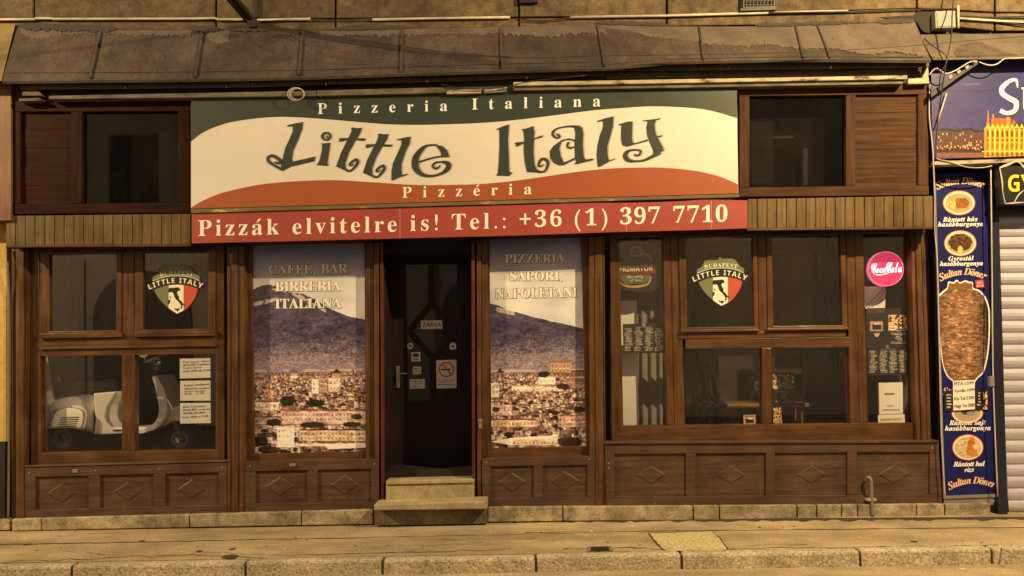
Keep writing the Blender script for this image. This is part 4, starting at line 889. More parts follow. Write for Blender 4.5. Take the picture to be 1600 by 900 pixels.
cv = vesuvius(qp1, [(380, 456), (393, 453), (405, 448), (416, 444.5), (427, 446), (440, 449), (470, 458), (490, 466), (520, 485), (545, 494), (575, 501)], [(412, 472, 22, -.25), (448, 455, 22, .3), (480, 470, 30, .55)], 3)
block(cv, 438, 642, 573, 664, (196, 160, 158), (150, 78, 66)); block(cv, 395, 628, 436, 642, (226, 202, 176), (150, 70, 60)); block(cv, 468, 672, 573, 690, (206, 172, 146), (60, 42, 34))
block(cv, 398, 652, 440, 664, (170, 140, 132), (90, 70, 66)); block(cv, 433, 668, 460, 700, (244, 232, 218), (200, 190, 180)); block(cv, 513, 592, 531, 613, (228, 196, 182), (235, 215, 200)); block(cv, 499, 590, 511, 615, (176, 138, 130), (140, 100, 95))
block(cv, 487, 594, 498, 616, (246, 232, 205), (250, 240, 225)); block(cv, 413, 609, 428, 627, (206, 150, 128), (140, 80, 66))
cv.ell(459, 582, 6, 5, (120, 112, 116)); cv.rect(454, 583, 464, 591, (214, 180, 165)); cv.rect(458.4, 574, 459.4, 579, (120, 105, 110)); cv.poly([(518, 583), (526, 575.5), (534, 583)], (78, 52, 54)); cv.rect(519, 583, 533, 591, (196, 150, 138))
for cx, cy, a, b in ((428, 660, 12, 6), (450, 626, 12, 8), (493, 630, 15, 6), (488, 664, 20, 5), (550, 663, 14, 4), (405, 690, 14, 8), (420, 703, 18, 6), (557, 651, 9, 4)):
    m = ((cv.X-cx)/a)**2+((cv.Y-cy)/b)**2 < .6+.8*cv.noise(3, 2, 2); cv.put(m, (40, 34, 30), .9)
cv.rect(462, 693, 573, 697, (236, 214, 192)); cv.poly([(505, 694), (573, 692), (573, 699), (512, 702)], (248, 234, 214))
YP = .118
def finish(cv):
    m = (cv.Y > 587)[..., None]; g = cv.C.mean(axis=2, keepdims=True); c = g+(cv.C-g)*.72
    c = c*(.70+.60*cv.noise(1.8, 1.2, 2))[..., None]*(.62+.76*cv.noise(10, 3.5, 3))[..., None]
    K = c.copy()
    for q in (-1, 1): K += .6*np.roll(c, q, 1)
    c = K/2.2
    cv.C = np.where(m, np.clip((c-.42)*1.25+.49, .05, 1), cv.C)
p1 = thing('view_poster', 'volcano and city window poster left of the door, mentioning a bar', 'poster', W(482, 708, YP), 'volcano posters in the windows either side of the door')
finish(cv); obj('picture', cv.mesh('picture', YP), M['paint'], p1)
def outlined(root, rows, Y):
    bm = B()
    for k, (s, x0, x1, b0, b1, cap) in enumerate(rows):
        for j, (dx, dy) in enumerate(((1.7, 1.0), (-.7, .2), (.5, -.7))): text(bm, s, 'serif', x0+dx, x1+dx, b0+dy, b1+dy, cap, Y-.0004-.00008*j)
    obj('lettering_outline', bm, M['ink'], root)
    bm = B()
    for s, x0, x1, b0, b1, cap in rows:
        for j, dx in enumerate((0, .9)): text(bm, s, 'serif', x0+dx, x1+dx, b0, b1, cap, Y-.0014-.0001*j)
    obj('lettering', bm, M['text'], root)
outlined(p1, [('CAFF\u00c9,', 419.5, 492, 428.3, 427.8, 14), ('BAR', 501, 543, 427.6, 427, 14.5), ('BIRRERIA', 429.5, 532, 455, 454, 15), ('ITALIANA', 429.5, 533, 482, 481, 15)], YP)
qp2 = [(761, 371), (911, 368), (919, 700), (764.5, 703.5)]
cv = vesuvius(qp2, [(755, 470), (766, 474), (780, 478), (800, 486), (825, 493), (850, 499), (880, 506), (920, 515)], [(790, 486, 14, .2)], 11)
block(cv, 767, 634, 800, 650, (206, 170, 165), (225, 180, 170)); block(cv, 842, 590, 868, 602, (246, 232, 215), (235, 215, 205)); block(cv, 884, 580, 916, 608, (150, 108, 102), (110, 64, 58)); block(cv, 860, 566, 892, 583, (205, 166, 140), (150, 110, 95))
block(cv, 767, 600, 780, 622, (232, 204, 196), (235, 215, 200)); block(cv, 800, 604, 880, 612, (236, 212, 186), (200, 170, 150)); block(cv, 872, 650, 916, 668, (184, 146, 134), (140, 84, 70)); block(cv, 768, 656, 840, 668, (206, 166, 146), (120, 70, 54))
cv.poly([(768, 690), (800, 684), (872, 680), (872, 690), (800, 696)], (246, 230, 205)); cv.poly([(775, 583), (781, 574), (788, 583)], (84, 60, 60)); block(cv, 800, 686, 868, 697, (210, 174, 152), (250, 235, 215))
for cx, cy, a, b in ((890, 690, 20, 8), (850, 585, 9, 5), (880, 604, 10, 5), (775, 640, 6, 4), (905, 640, 10, 5)):
    m = ((cv.X-cx)/a)**2+((cv.Y-cy)/b)**2 < .6+.8*cv.noise(3, 2, 2); cv.put(m, (42, 34, 30), .9)
p2 = thing('view_poster', 'volcano and city window poster right of the door, mentioning Neapolitan flavours', 'poster', W(840, 700, YP), 'volcano posters in the windows either side of the door')
finish(cv); obj('picture', cv.mesh('picture', YP), M['paint'], p2)
outlined(p2, [('PIZZERIA,', 788.5, 885, 410.8, 410, 13.6), ('SAPORI,', 796.5, 877, 438.5, 438, 14.4), ('NAPOLETANI', 773, 901.5, 466.5, 464, 15)], YP)

# ================================================================== STICKERS AND NOTES ON THE GLASS
def emblem(dx, dy, label, Y):
    E_ = lambda P: [(1070+x/9+dx, 390+y/9+dy) for x, y in P]
    t = thing('emblem_sticker', label, 'sticker', W(*E_([(515, 800)])[0], Y), 'shield stickers on the upper window panes')
    sh = cr2([(195, 458), (225, 520), (290, 610), (400, 715), (515, 792)], 5)+cr2([(515, 792), (640, 725), (720, 640), (780, 540), (808, 445)], 5)[1:]
    tp_ = cr2([(808, 445), (690, 402), (515, 383), (330, 406), (195, 458)], 5)[1:-1]
    grow = lambda P, c, k: [(c[0]+(x-c[0])*k, c[1]+(y-c[1])*k) for x, y in P]
    cap_ = cr2([(172, 325), (178, 275), (235, 245), (265, 195), (285, 150), (350, 120), (440, 107), (580, 107), (660, 122), (715, 150), (740, 190), (790, 240), (830, 265), (828, 320)], 3)
    bm = B(); sheet(bm, E_(grow(sh+tp_, (510, 540), 1.05)), Y); sheet(bm, E_(grow(cap_, (505, 240), 1.045)), Y-.0002)
    bt_ = cr2([(130, 372), (330, 280), (515, 262), (690, 280), (880, 345), (915, 365), (850, 440)], 4)+cr2([(845, 435), (690, 400), (515, 382), (330, 405), (150, 468)], 4)+E_([])+[(108, 385)]
    sheet(bm, E_(bt_), Y-.0012); obj('black_shield', bm, M['s_black'], t)
    bm = B(); sheet(bm, E_(cap_+cr2([(828, 320), (680, 270), (515, 256), (340, 270), (172, 325)], 4)[1:-1]), Y-.0006); obj('cap', bm, M['s_green'], t)
    yl = lambda x: np.interp(x, [p[0] for p in sorted(sh)], [p[1] for p in sorted(sh)]); yu = lambda x: np.interp(x, [p[0] for p in sorted(tp_+[sh[0], sh[-1]])], [p[1] for p in sorted(tp_+[sh[0], sh[-1]])])
    for nm, a, b, mt in (('green_field', 196, 397, 's_green'), ('cream_field', 397, 606, 's_cream'), ('red_field', 606, 807, 's_red')):
        xs = np.linspace(a, b, 12); bm = B(); strip(bm, E_([(x, yu(x)) for x in xs]), E_([(x, yl(x)+.1) for x in xs]), Y-.0009); obj(nm, bm, M[mt], t)
    bm = B(); L, Rq = brush(E_([(172, 330), (340, 274), (515, 259), (690, 274), (828, 325)]), [.9]*5, 5); strip(bm, L, Rq, Y-.0016); obj('edge_line', bm, M['s_cream'], t)
    bm = B(); sheet(bm, E_([(395, 440), (415, 425), (445, 430), (480, 425), (530, 420), (560, 445), (555, 468), (525, 475), (515, 500), (530, 535), (545, 560), (545, 590), (580, 620), (600, 650), (625, 665), (628, 690), (605, 670), (590, 675), (590, 705), (570, 725), (560, 715), (572, 690), (560, 655), (530, 615), (500, 590), (480, 560), (465, 510), (440, 485), (415, 495), (395, 490), (390, 465)]), Y-.0014)
    sheet(bm, E_([(470, 712), (500, 722), (530, 718), (558, 718), (525, 762), (505, 745), (480, 730)]), Y-.0014); sheet(bm, E_([(390, 600), (425, 595), (415, 640), (395, 660), (378, 655), (390, 625)]), Y-.0014); sheet(bm, E_([(415, 555), (432, 550), (425, 578), (408, 572)]), Y-.0014)
    obj('boot_map', bm, M['s_black'], t)
    P = E_([(118, 432), (888, 405)]); bm = B(); text(bm, 'LITTLE ITALY', 'sansb', P[0][0]+1, P[1][0]-3, P[0][1]+2.4, P[1][1]+3.6, 7.6, Y-.002, arc=9.8)
    obj('lettering', bm, M['s_cream'], t)
    P = E_([(280, 262), (735, 258)]); bm = B(); text(bm, 'BUDAPEST', 'serif', P[0][0], P[1][0], P[0][1]+.6, P[1][1]+.4, 5.6, Y-.002, arc=2.6); obj('top_lettering', bm, M['s_cream'], t)
emblem(-850.6, 12.2, 'shield sticker on the upper pane above the white scooter', .068)
emblem(0, 0, 'shield sticker on the upper pane between the beer sign and the empty upper pane', .068)

def note(name, px, label, cat, lines, Y, mat='paper', ink='ink', group=None, st='plain', depth=.0015, parent_extra=None):
    t = thing(name, label, cat, W(px[3][0], px[3][1], Y), group)
    bm = B(); slab(bm, px, Y, depth); obj('sheet', bm, M[mat], t)
    if lines:
        bm = B()
        for (s, x0, x1, b0, b1, c) in lines:
            for j, dx in enumerate((0, .35)): text(bm, s, st, x0+dx, x1+dx, b0, b1, c, Y-.0006-.0001*j)
        obj('writing', bm, M[ink], t)
    return t
grp = 'handwritten notes taped in a column inside the window'
note('paper_note', [(281, 560.5), (328.8, 559), (329, 590), (281, 591.5)], 'topmost of three handwritten notes in the scooter window', 'note', [('Cari nostri clienti', 286, 327, 567.5, 565.5, 3.2), ('dal 01.2022 Cambiamo', 286, 328, 572, 570, 3.0), ('Siamo aperti', 286, 315, 576.6, 575, 3.0), ('Dalle 18:00 alle 21:00', 286, 328, 581.8, 579.6, 3.0)], .10, group=grp)
note('paper_note', [(281.5, 595), (329, 594.5), (329.2, 626), (281.5, 626)], 'middle one of three handwritten notes in the scooter window', 'note', [('Kedves vend\u00e9geink', 288, 327, 604, 601.5, 3.2), ('2022.01.02 szerdat\u00f3l'.replace('\u00f3', 'o'), 288, 327, 609.5, 607.5, 3), ('nyitva tartunk', 288, 320, 613, 612, 2.8), ('18:00 - 21:00', 288, 318, 617, 615.6, 2.8)], .10, group=grp)
note('paper_note', [(281.5, 629.8), (329.3, 629.3), (329.5, 661), (281.5, 661.8)], 'lowest of three handwritten notes in the scooter window', 'note', [('Dear Customers', 286, 320, 637.5, 636, 3.2), ('(from) 2022 on we are', 286, 328, 642, 640.5, 3), ('WE WILL BE OPEN', 286, 320, 647.6, 646, 3), ('From 18:00 to 21:00', 285, 325, 653.6, 651.5, 3)], .10, group=grp)

# door stickers
YG = YD+.018
note('door_sign', [(657.5, 501), (691, 500.6), (691.2, 513.6), (657.8, 514)], 'white closed sign hanging on the middle of the door glass', 'sign', [('Z\u00c1RVA', 660, 689, 511, 510.5, 7)], YG-.03)
t = note('no_smoking_sign', [(681.5, 563), (713, 562), (713.3, 606.4), (682.3, 607)], 'white no smoking notice with a red ring on the door glass', 'sign', [('NEM DOHANYZO', 685, 710, 595, 594.6, 1.6), ('HELYISEG', 689, 707, 598.5, 598.3, 1.6), ('NON SMOKING AREA', 684.5, 711, 602, 601.6, 1.6)], YG-.03)
bm = B(); n = 28
for k in range(n):
    a, b = 2*math.pi*k/n, 2*math.pi*(k+1)/n; c = (697.5, 577.2)
    sheet(bm, [(c[0]+12.2*math.cos(a), c[1]+12.2*math.sin(a)), (c[0]+12.2*math.cos(b), c[1]+12.2*math.sin(b)), (c[0]+10*math.cos(b), c[1]+10*math.sin(b)), (c[0]+10*math.cos(a), c[1]+10*math.sin(a))], YG-.0306)
sheet(bm, [(690, 569), (691.6, 567.6), (705.2, 584.4), (703.6, 585.8)], YG-.0312); obj('ring', bm, M['s_red'], t)
bm = B(); sheet(bm, [(689, 576.3), (703.5, 576.1), (703.5, 578.6), (689, 578.8)], YG-.0308); obj('cigarette', bm, M['ink'], t)
t = note('wifi_sticker', [(642.5, 550.5), (657, 550), (657.3, 564.6), (642.7, 565)], 'small white sticker with a black oval on the left of the door glass', 'sticker', None, YG-.03)
bm = B(); sheet(bm, disc(649.8, 555.2, 5, 2.8), YG-.0306); slab(bm, [(646, 561.2), (654, 561), (654, 562), (646, 562.2)], YG-.0306, .0004); obj('symbol', bm, M['ink'], t)
note('card_sticker', [(645, 573), (658, 572.6), (658.2, 584.6), (645.2, 585)], 'small white two line sticker on the door glass just above the red lettered notice', 'sticker', [('KARTYA', 646.5, 656.5, 577.2, 577, 1.8), ('17-22', 647, 656, 581.6, 581.4, 2.2)], YG-.03)
note('door_notice', [(640, 592.6), (663.8, 592), (664, 607), (640.2, 607.6)], 'white notice with red lettering low on the left of the door glass', 'notice', [('FIGYELEM', 644, 660, 597, 596.6, 2), ('KAMERAVAL', 643, 661, 601, 600.6, 2), ('FIGYELT', 645, 659, 605, 604.6, 2)], YG-.03, ink='s_red')
for nm, cx, cy, lab in (('round_sticker', 641, 540.5, 'round pale sticker at the left edge of the door glass by the diamond bars'), ('round_sticker', 707.5, 541, 'arched pale sticker at the right edge of the door glass above the no smoking notice')):
    t = thing(nm, lab, 'sticker', W(cx, cy, YG-.03)); bm = B(); slab(bm, disc(cx, cy, 4.8), YG-.032, .001) if cx < 680 else slab(bm, [(cx-5, cy+5), (cx-5, cy-1)]+[(cx+5*math.cos(a), cy-1+5*math.sin(a)) for a in np.linspace(math.pi, 2*math.pi, 9)][1:-1]+[(cx+5, cy-1), (cx+5, cy+5)], YG-.032, .001)
    obj('disc', bm, M['paper'], t); bm = B(); slab(bm, disc(cx, cy+.2, 2.6, 2.2, 9), YG-.0325, .0003); obj('symbol', bm, M['grey_plastic'], t)

# beer sign behind the narrow left pane
t = thing('beer_sign', 'dark beer sign with a red band behind the narrow pane beside the right poster', 'sign', W(1000, 456, .13))
bm = B(); slab(bm, cr2([(966, 385), (972, 379), (1000, 378), (1026, 384), (1031, 400), (1030, 440), (1026, 452), (1010, 456), (985, 455), (966, 450)], 3), .13, .02); obj('plaque', bm, M['black_card'], t)
bm = B(); slab(bm, [(968, 411.5), (1024, 409.8), (1024.5, 427.5), (968.5, 429)], .124, .004); obj('red_band', bm, mat_flat('deep_red_label', (.16, .025, .018), .4), t)
bm = B(); slab(bm, [(969, 430), (1016, 428.6), (1016, 436), (1008, 443), (978, 444), (970, 438)], .1245, .004); obj('green_band', bm, mat_flat('bottle_green', (.10, .13, .075), .4), t)
bm = B(); L, Rq = brush([(968, 441), (976, 446), (990, 448), (1006, 446), (1014, 442), (1017, 432)], [1, 3, 4, 3.4, 3, 2]); strip(bm, L, Rq, .122); L, Rq = brush([(984, 393), (990, 386), (1000, 388), (1004, 396), (996, 400), (986, 398), (984, 393)], [2.2]*7); strip(bm, L, Rq, .1235); L, Rq = brush([(1006, 396), (1014, 400), (1018, 408)], [1.5, 3, 1]); strip(bm, L, Rq, .1228); obj('ornament', bm, M['gold'], t)
bm = B(); text(bm, 'PRIMATOR', 'sansb', 967, 1020.5, 424.6, 423, 8.6, .121); text(bm, 'Speciality', 'script', 979, 1005, 434, 433.4, 3.6, .121); text(bm, 'of beer', 'script', 984, 1003, 439.4, 439, 3.4, .121); obj('lettering', bm, M['s_cream'], t)

# lit round drink sign
t = thing('round_neon_sign', 'lit round pink red drinks sign with white script in the narrow right pane', 'neon sign', W(1384.5, 447, .14))
mm, nt, b_ = _mat('lit_red_disc'); b_.inputs['Base Color'].default_value = (.5, .02, .06, 1); b_.inputs['Emission Color'].default_value = (.80, .030, .14, 1); b_.inputs['Emission Strength'].default_value = .75; M['neon_red'] = mm
mm, nt, b_ = _mat('lit_white_script'); b_.inputs['Base Color'].default_value = (.9, .8, .9, 1); b_.inputs['Emission Color'].default_value = (.95, .72, .95, 1); b_.inputs['Emission Strength'].default_value = 1.15; M['neon_white'] = mm
mm, nt, b_ = _mat('lit_pink_rim'); b_.inputs['Base Color'].default_value = (.8, .3, .4, 1); b_.inputs['Emission Color'].default_value = (.95, .22, .36, 1); b_.inputs['Emission Strength'].default_value = .8; M['neon_rim'] = mm
bm = B(); slab(bm, disc(1384.7, 420, 27.6, 27.2, 48), .12, .05); obj('rim', bm, M['neon_rim'], t)
bm = B(); slab(bm, disc(1384.7, 420, 26.4, 26, 48), .112, .006); obj('disc', bm, M['neon_red'], t)
bm = B()
for dx, dy, j in ((0, 0, 0), (.5, .2, 1)):
    text(bm, 'Coca', 'script', 1361+dx, 1385+dx, 427+dy, 425.6+dy, 15, .108-.0002*j); text(bm, 'Cola', 'script', 1385+dx, 1409+dx, 426.4+dy, 425+dy, 16, .1075-.0002*j)
text(bm, '-', 'sansb', 1384, 1389, 424, 423.6, 10, .1068)
L, Rq = brush([(1365, 428.5), (1374, 429.5), (1383, 428), (1391, 426)], [.5, 1.6, 1.2, .3]); strip(bm, L, Rq, .1064)
obj('script_lettering', bm, M['neon_white'], t)
bm = B(); wtube(bm, [(1381, 446), (1376, 456), (1366, 466), (1358, 474), (1352, 481)], .16, .005); wtube(bm, [(1384, 446), (1381, 456), (1371, 468), (1362, 474)], .165, .004); obj('power_cable', bm, M['cable'], t)

# ================================================================== PIZZA CARDS
def card(name, px, label, cat, Y, pic, lines, extra=None, group=None):
    """black printed card: pic = px rectangle of the food photo, lines = rows of white print"""
    cv = Canvas(px, 2.2, (26, 26, 28)); X, Yy = cv.X, cv.Y
    def food(q):
        m = (X >= q[0]) & (X <= q[2]) & (Yy >= q[1]) & (Yy <= q[3]); n = cv.noise(6, 4, 3); n2 = cv.noise(9, 7, 2)
        sw = np.sin(n*16+n2*9); c = np.where(sw[..., None] > .25, np.array([240, 208, 160])/255, np.where(sw[..., None] > -.35, np.array([176, 92, 48])/255, np.array([62, 30, 22])/255)); cv.C[m] = c[m]
    for q in pic: food(q)
    for (x0, y0, x1, y1) in lines:
        m = (X >= x0) & (X <= x1) & (Yy >= y0) & (Yy <= y1) & (cv.rng.rand(cv.h, cv.w) > .28); cv.C[m] = np.array([205, 200, 190])/255
    if extra: extra(cv)
    me = cv.mesh(name, Y); t = thing(name, label, cat, W(px[3][0], px[3][1], Y), group); obj('print', me, M['paint_matt'], t)
    bm = B(); slab(bm, px, Y+.0015, .004); obj('backing', bm, M['black_card'], t); return t
def rows(x0, x1, y0, y1, n, frac=.45): return [(x0+rnd.uniform(0, 3), y0+(y1-y0)*k/n, x1-rnd.uniform(0, 5), y0+(y1-y0)*(k+frac)/n) for k in range(n)]
pp = card('menu_poster', [(1353.5, 483), (1421, 481), (1424, 543), (1354.5, 545)], 'black poster with a pizza photo and opening hours under the round lit sign', 'poster', .155, [(1388, 492, 1420.5, 517)], rows(1390, 1420, 520, 524, 2)+rows(1398, 1411, 522.5, 533, 4)+rows(1390, 1421, 534, 538, 2), lambda cv: (cv.rect(1359.5, 502, 1379.5, 517.5, (196, 150, 128)), cv.rect(1363, 507, 1377, 515, (30, 24, 22)), cv.rect(1366, 505, 1376, 507, (240, 225, 210)), cv.rect(1389, 509, 1402, 512, (245, 235, 225)), cv.rect(1390, 513.5, 1400, 516, (245, 235, 225)), cv.poly([(1365, 521), (1375, 520.5), (1372, 526), (1369, 527)], (205, 190, 165)), cv.rect(1355, 483, 1382, 489, (70, 66, 60))))
def menu_rows(x0, x1, y0, y1, cols, n):
    o = []; w = (x1-x0)/cols
    for c in range(cols): o += rows(x0+w*c+1, x0+w*(c+1)-1, y0, y1, n, .5)
    return o
card('menu_sheet', [(1355.5, 546), (1419, 544.5), (1421.5, 585.5), (1356.5, 586.5)], 'dark four column menu sheet hung from a clip in the narrow right pane', 'menu', .14, [], menu_rows(1357, 1419, 548, 583, 4, 16))
card('menu_sheet', [(973, 506.5), (1037.5, 504.5), (1039.5, 551), (974.5, 553)], 'dark menu sheet hung from a clip in the narrow pane under the beer sign', 'menu', .14, [], menu_rows(974, 1038, 513, 549, 4, 16))
for x, y, lab in ((1387, 543, 'small silver clip on its rail above the menu sheet in the right pane'), (1006, 509, 'small silver clip on its rail above the menu sheet in the left pane')):
    t = thing('menu_clip', lab, 'clip', W(x, y, .13), 'silver clips holding the hanging menus'); bm = B(); slab(bm, disc(x, y-1, 3, 3.2, 12), .125, .012); obj('clip', bm, M['chrome'], t, bevel=.002)
    bm = B(); slab(bm, [(x-12, y+2), (x+13, y+1.6), (x+13, y+2.8), (x-12, y+3.2)], .132, .006); obj('rail', bm, M['metal'], t)
# smoking place box
t = thing('white_carton', 'upright white card display behind the low smoking place sign', 'display card', W(1392, 648, .16))
bm = B(); slab(bm, [(1373, 598.5), (1410.5, 597.5), (1411, 646.5), (1374, 648)], .15, .03); obj('board', bm, M['paper'], t, bevel=.002)
bm = B(); slab(bm, [(1382, 614.5), (1398, 614.2), (1398, 616.6), (1382, 617)], .149, .0006)
for y in (633, 635, 639.5, 641): slab(bm, [(1386 if y < 637 else 1379, y), (1396 if y < 637 else 1406, y-.2), (1396 if y < 637 else 1406, y+.5), (1386 if y < 637 else 1379, y+.7)], .149, .0006)
obj('print', bm, M['grey_plastic'], t)
note('low_sign', [(1371.8, 648.5), (1413.4, 647.2), (1414, 661), (1372.5, 662)], 'low cream sign with dark capitals at the foot of the narrow right pane', 'sign', [('DOH\u00c1NYZ\u00d3HELY'.replace('\u00d3', 'O'), 1375.5, 1409.5, 658, 657.2, 4)], .12, ink='gold', st='sansb')

# ================================================================== INTERIOR
def st(name, bm, mat): return obj(name, bm, M[mat], kind='structure')
bm = B(); box(bm, -5.2, 4.4, .24, 6.0, .10, .20); st('room_floor', bm, 'room_floor')
bm = B(); box(bm, -5.2, 4.4, .24, 6.0, 2.95, 3.0); st('room_ceiling', bm, 'room')
bm = B(); box(bm, -5.2, -2.62, 2.0, 2.1, .2, 2.95); st('room_wall', bm, 'room')
bm = B(); box(bm, -5.2, -5.1, .24, 6, .2, 2.95); st('room_wall', bm, 'room')
bm = B(); box(bm, 4.28, 4.38, .24, 6, .2, 2.95); st('room_wall', bm, 'room')
bm = B(); box(bm, -2.62, -2.54, .24, 2.1, .2, 2.95); st('room_wall', bm, 'room')
bm = B(); box(bm, .86, .93, .24, 6, .2, 2.95); st('room_wall', bm, 'room')
bm = B(); box(bm, .93, 4.28, 3.2, 3.3, .2, 2.95); st('room_wall', bm, 'room')
bm = B(); box(bm, -2.54, .86, 2.6, 2.7, .2, 2.95); st('room_wall', bm, 'room')
bm = B(); box(bm, -2.6, W(594, 500, .17).x, .17, .2, .3, 2.95); box(bm, W(747, 500, .17).x, .86, .17, .2, .3, 2.95); st('poster_backing', bm, 'dark')
bm = B(); box(bm, -5.0, -2.62, .24, 1.6, .2, W(60, 712, .3).z-.03); st('window_stage', bm, 'room_floor')
def curtain(px, Y, amp, n, mat, label):
    """hanging cloth with folds"""
    bm = B(); L = []
    (a, b, c, d) = px; N = n*6
    for k in range(N+1):
        f = k/N; y = Y+amp*math.sin(f*n*2*math.pi)
        L.append((bm.verts.new(W(a[0]+(b[0]-a[0])*f, a[1]+(b[1]-a[1])*f, y)), bm.verts.new(W(d[0]+(c[0]-d[0])*f, d[1]+(c[1]-d[1])*f, y*1.0+.02))))
    for k in range(N): bm.faces.new((L[k][0], L[k+1][0], L[k+1][1], L[k][1]))
    tag(obj('curtain', bm, M[mat], smooth=True), label, 'curtain')
curtain([(1272, 360), (1345, 358), (1345, 690), (1318, 690)], 1.1, .03, 5, 'curtain', 'black curtain hanging behind the right hand panes of the right window')
curtain([(1060, 362), (1110, 362), (1130, 690), (1062, 690)], 1.3, .03, 4, 'curtain', 'black curtain hanging behind the left edge of the right window')
curtain([(992, 362), (1034, 362), (1036, 700), (996, 700)], .55, .02, 3, 'curtain_l', 'grey curtain behind the narrow pane beside the right poster')
curtain([(60, 385), (135, 385), (128, 610), (70, 610)], 1.2, .03, 5, 'curtain_l', 'grey curtain at the left of the scooter window')
curtain([(205, 385), (345, 385), (345, 700), (225, 700)], 1.6, .04, 8, 'curtain', 'dark curtain at the right of the scooter window')
bm = B(); slab(bm, [(969.5, 470), (995, 469.5), (998, 664), (974, 665)], .34, .02); tag(obj('lit_wall_patch', bm, M['paper']), 'tall pale patch of streetlit wall behind the hanging menu in the narrow pane', 'board')  # pale sheet standing for street light that falls on the inner wall
bm = B(); slab(bm, [(1350, 448), (1384, 447), (1383, 481), (1352, 482)], .30, .01); tag(obj('wall_paper_sheet', bm, M['paper']), 'plain cream sheet half hidden under the round lit sign', 'sheet')
bm = B(); slab(bm, [(66, 557), (72, 557), (86, 632), (76, 634)], .36, .02); tag(obj('narrow_board', bm, M['paper']), 'narrow cream board leaning behind the tail of the scooter', 'board')

# scooter --------------------------------------------------------------
YC = .44
sc_ = thing('scooter', 'vintage white motor scooter parked inside the left window', 'scooter', W(190, 708, YC))
def sp(name, px, half, mat, parent=sc_, Yc=YC, flat=.6, sm=True):
    bm = B(); pillow(bm, px, Yc, half, 5, flat); return obj(name, bm, M[mat], parent, smooth=sm)
sp('body_shell', cr2([(62, 668), (66, 648), (76, 630), (92, 620), (118, 616), (146, 614.5), (152, 634), (147, 650), (149, 676), (134, 674), (122, 668), (100, 666), (80, 668)], 3), .13, 'white_enamel')
cw = sp('engine_cowl', cr2([(73, 671), (76, 655), (86, 638), (104, 632), (124, 633), (135, 640), (136, 655), (131, 672), (110, 669), (90, 670)], 4), .12, 'white_enamel', Yc=YC-.13, flat=.72)
bm = B()
for k in range(5): slab(bm, [(95-1.2*k, 652.3+k*3.4), (124-1.2*k, 651+k*3.4), (123.6-1.2*k, 652.6+k*3.4), (94.6-1.2*k, 653.9+k*3.4)], YC-.2525-.0*k, .02)
obj('vent_slot', bm, M['black'], cw)
bm = B(); wtube(bm, [(77, 669), (80, 656), (89, 642), (104, 637), (121, 638), (131, 644), (131.5, 656), (127, 669)], YC-.247, .004, 6, 6); obj('seam', bm, M['black'], cw)
bm = B(); slab(bm, [(108, 635), (112, 634.5), (114, 638), (110, 637)], YC-.245, .02); obj('latch', bm, M['black'], cw)
bm = B(); slab(bm, [(145, 614.5), (177, 612), (183, 611.5), (178, 621), (169, 634), (165, 650), (168, 660), (176, 668), (196, 668.5), (236, 667), (236, 672), (200, 677), (170, 679), (146, 679), (149, 655), (147, 640)], YC-.16, .32); obj('frame_spar', bm, M['white_enamel'], sc_, bevel=.02)
L, Rq = brush([(240.5, 588), (247, 603), (252, 620), (255, 640), (250, 656), (240, 667), (222, 674), (200, 676.5)], [7, 10, 13, 13, 10, 8, 7, 6], 5)
bm = B()
for k in range(len(L)-1): prism(bm, [W(*L[k], YC-.19), W(*L[k+1], YC-.19), W(*Rq[k+1], YC-.19), W(*Rq[k], YC-.19)], Vector((0, .38, 0)))
bmesh.ops.remove_doubles(bm, verts=bm.verts, dist=.0005); ls = obj('leg_shield', bm, M['white_enamel'], sc_)
bm = B(); wtube(bm, [(p[0], p[1]) for p in Rq[::3]], YC-.192, .007, 3, 6); obj('edge_trim', bm, M['chrome'], ls, smooth=True)
bm = B(); wtube(bm, [(237, 572, YC-.08), (226, 586, YC-.14), (236, 604, YC-.12), (247, 612, YC-.06)], YC, .004, 6, 6); wtube(bm, [(240, 574, YC-.07), (232, 592, YC-.11), (240, 612, YC-.10), (249, 622, YC-.06)], YC, .004, 6, 6); obj('control_cable', bm, M['cable'], sc_)
bm = B(); tube(bm, [W(228, 565, YC-.12), W(224, 552, YC-.16)], .006, 6); tube(bm, [W(224, 551, YC-.165), W(224, 551, YC-.15)], .05, 18); obj('mirror', bm, M['chrome'], sc_)
bm = B()
for q in range(3): slab(bm, [(176+q*18, 671.5), (190+q*18, 671), (190+q*18, 673), (176+q*18, 673.5)], YC-.168, .012)
obj('floor_strip', bm, M['black'], sc_)
sp('seat', cr2([(80, 598), (110, 594), (150, 592), (184, 588), (190, 596), (188, 606), (182, 611), (150, 612), (112, 615), (90, 620), (82, 612)], 3), .13, 'seat', flat=.75)
hs = sp('headset', cr2([(234, 562), (244, 557), (252, 561), (252, 572), (246, 580), (238, 578)], 3), .08, 'grey_plastic')
sp('headlight', disc(246, 566, 7, 5.5, 16), .05, 'chrome', hs, YC-.06)
bm = B(); wtube(bm, [(228, 566, YC-.04), (219, 568, YC-.2), (214, 571, YC-.27)], YC, .016); obj('handlebar', bm, M['black'], sc_, smooth=True)
bm = B(); slab(bm, [(218, 566), (240, 558), (246, 556.5), (238, 562), (224, 567)], YC-.12, .1); obj('windscreen_lip', bm, M['paper'], hs)
sp('front_fender', cr2([(252, 668), (254, 655), (262, 641), (274, 633), (290, 629), (302, 634), (303, 657), (282, 659), (268, 660), (258, 667)], 3), .09, 'white_enamel', flat=.7)
bm = B(); tube(bm, [W(241, 580, YC), W(262, 632, YC), W(285, 690, YC-.07)], .03, 10); obj('fork', bm, M['grey_plastic'], sc_, smooth=True)
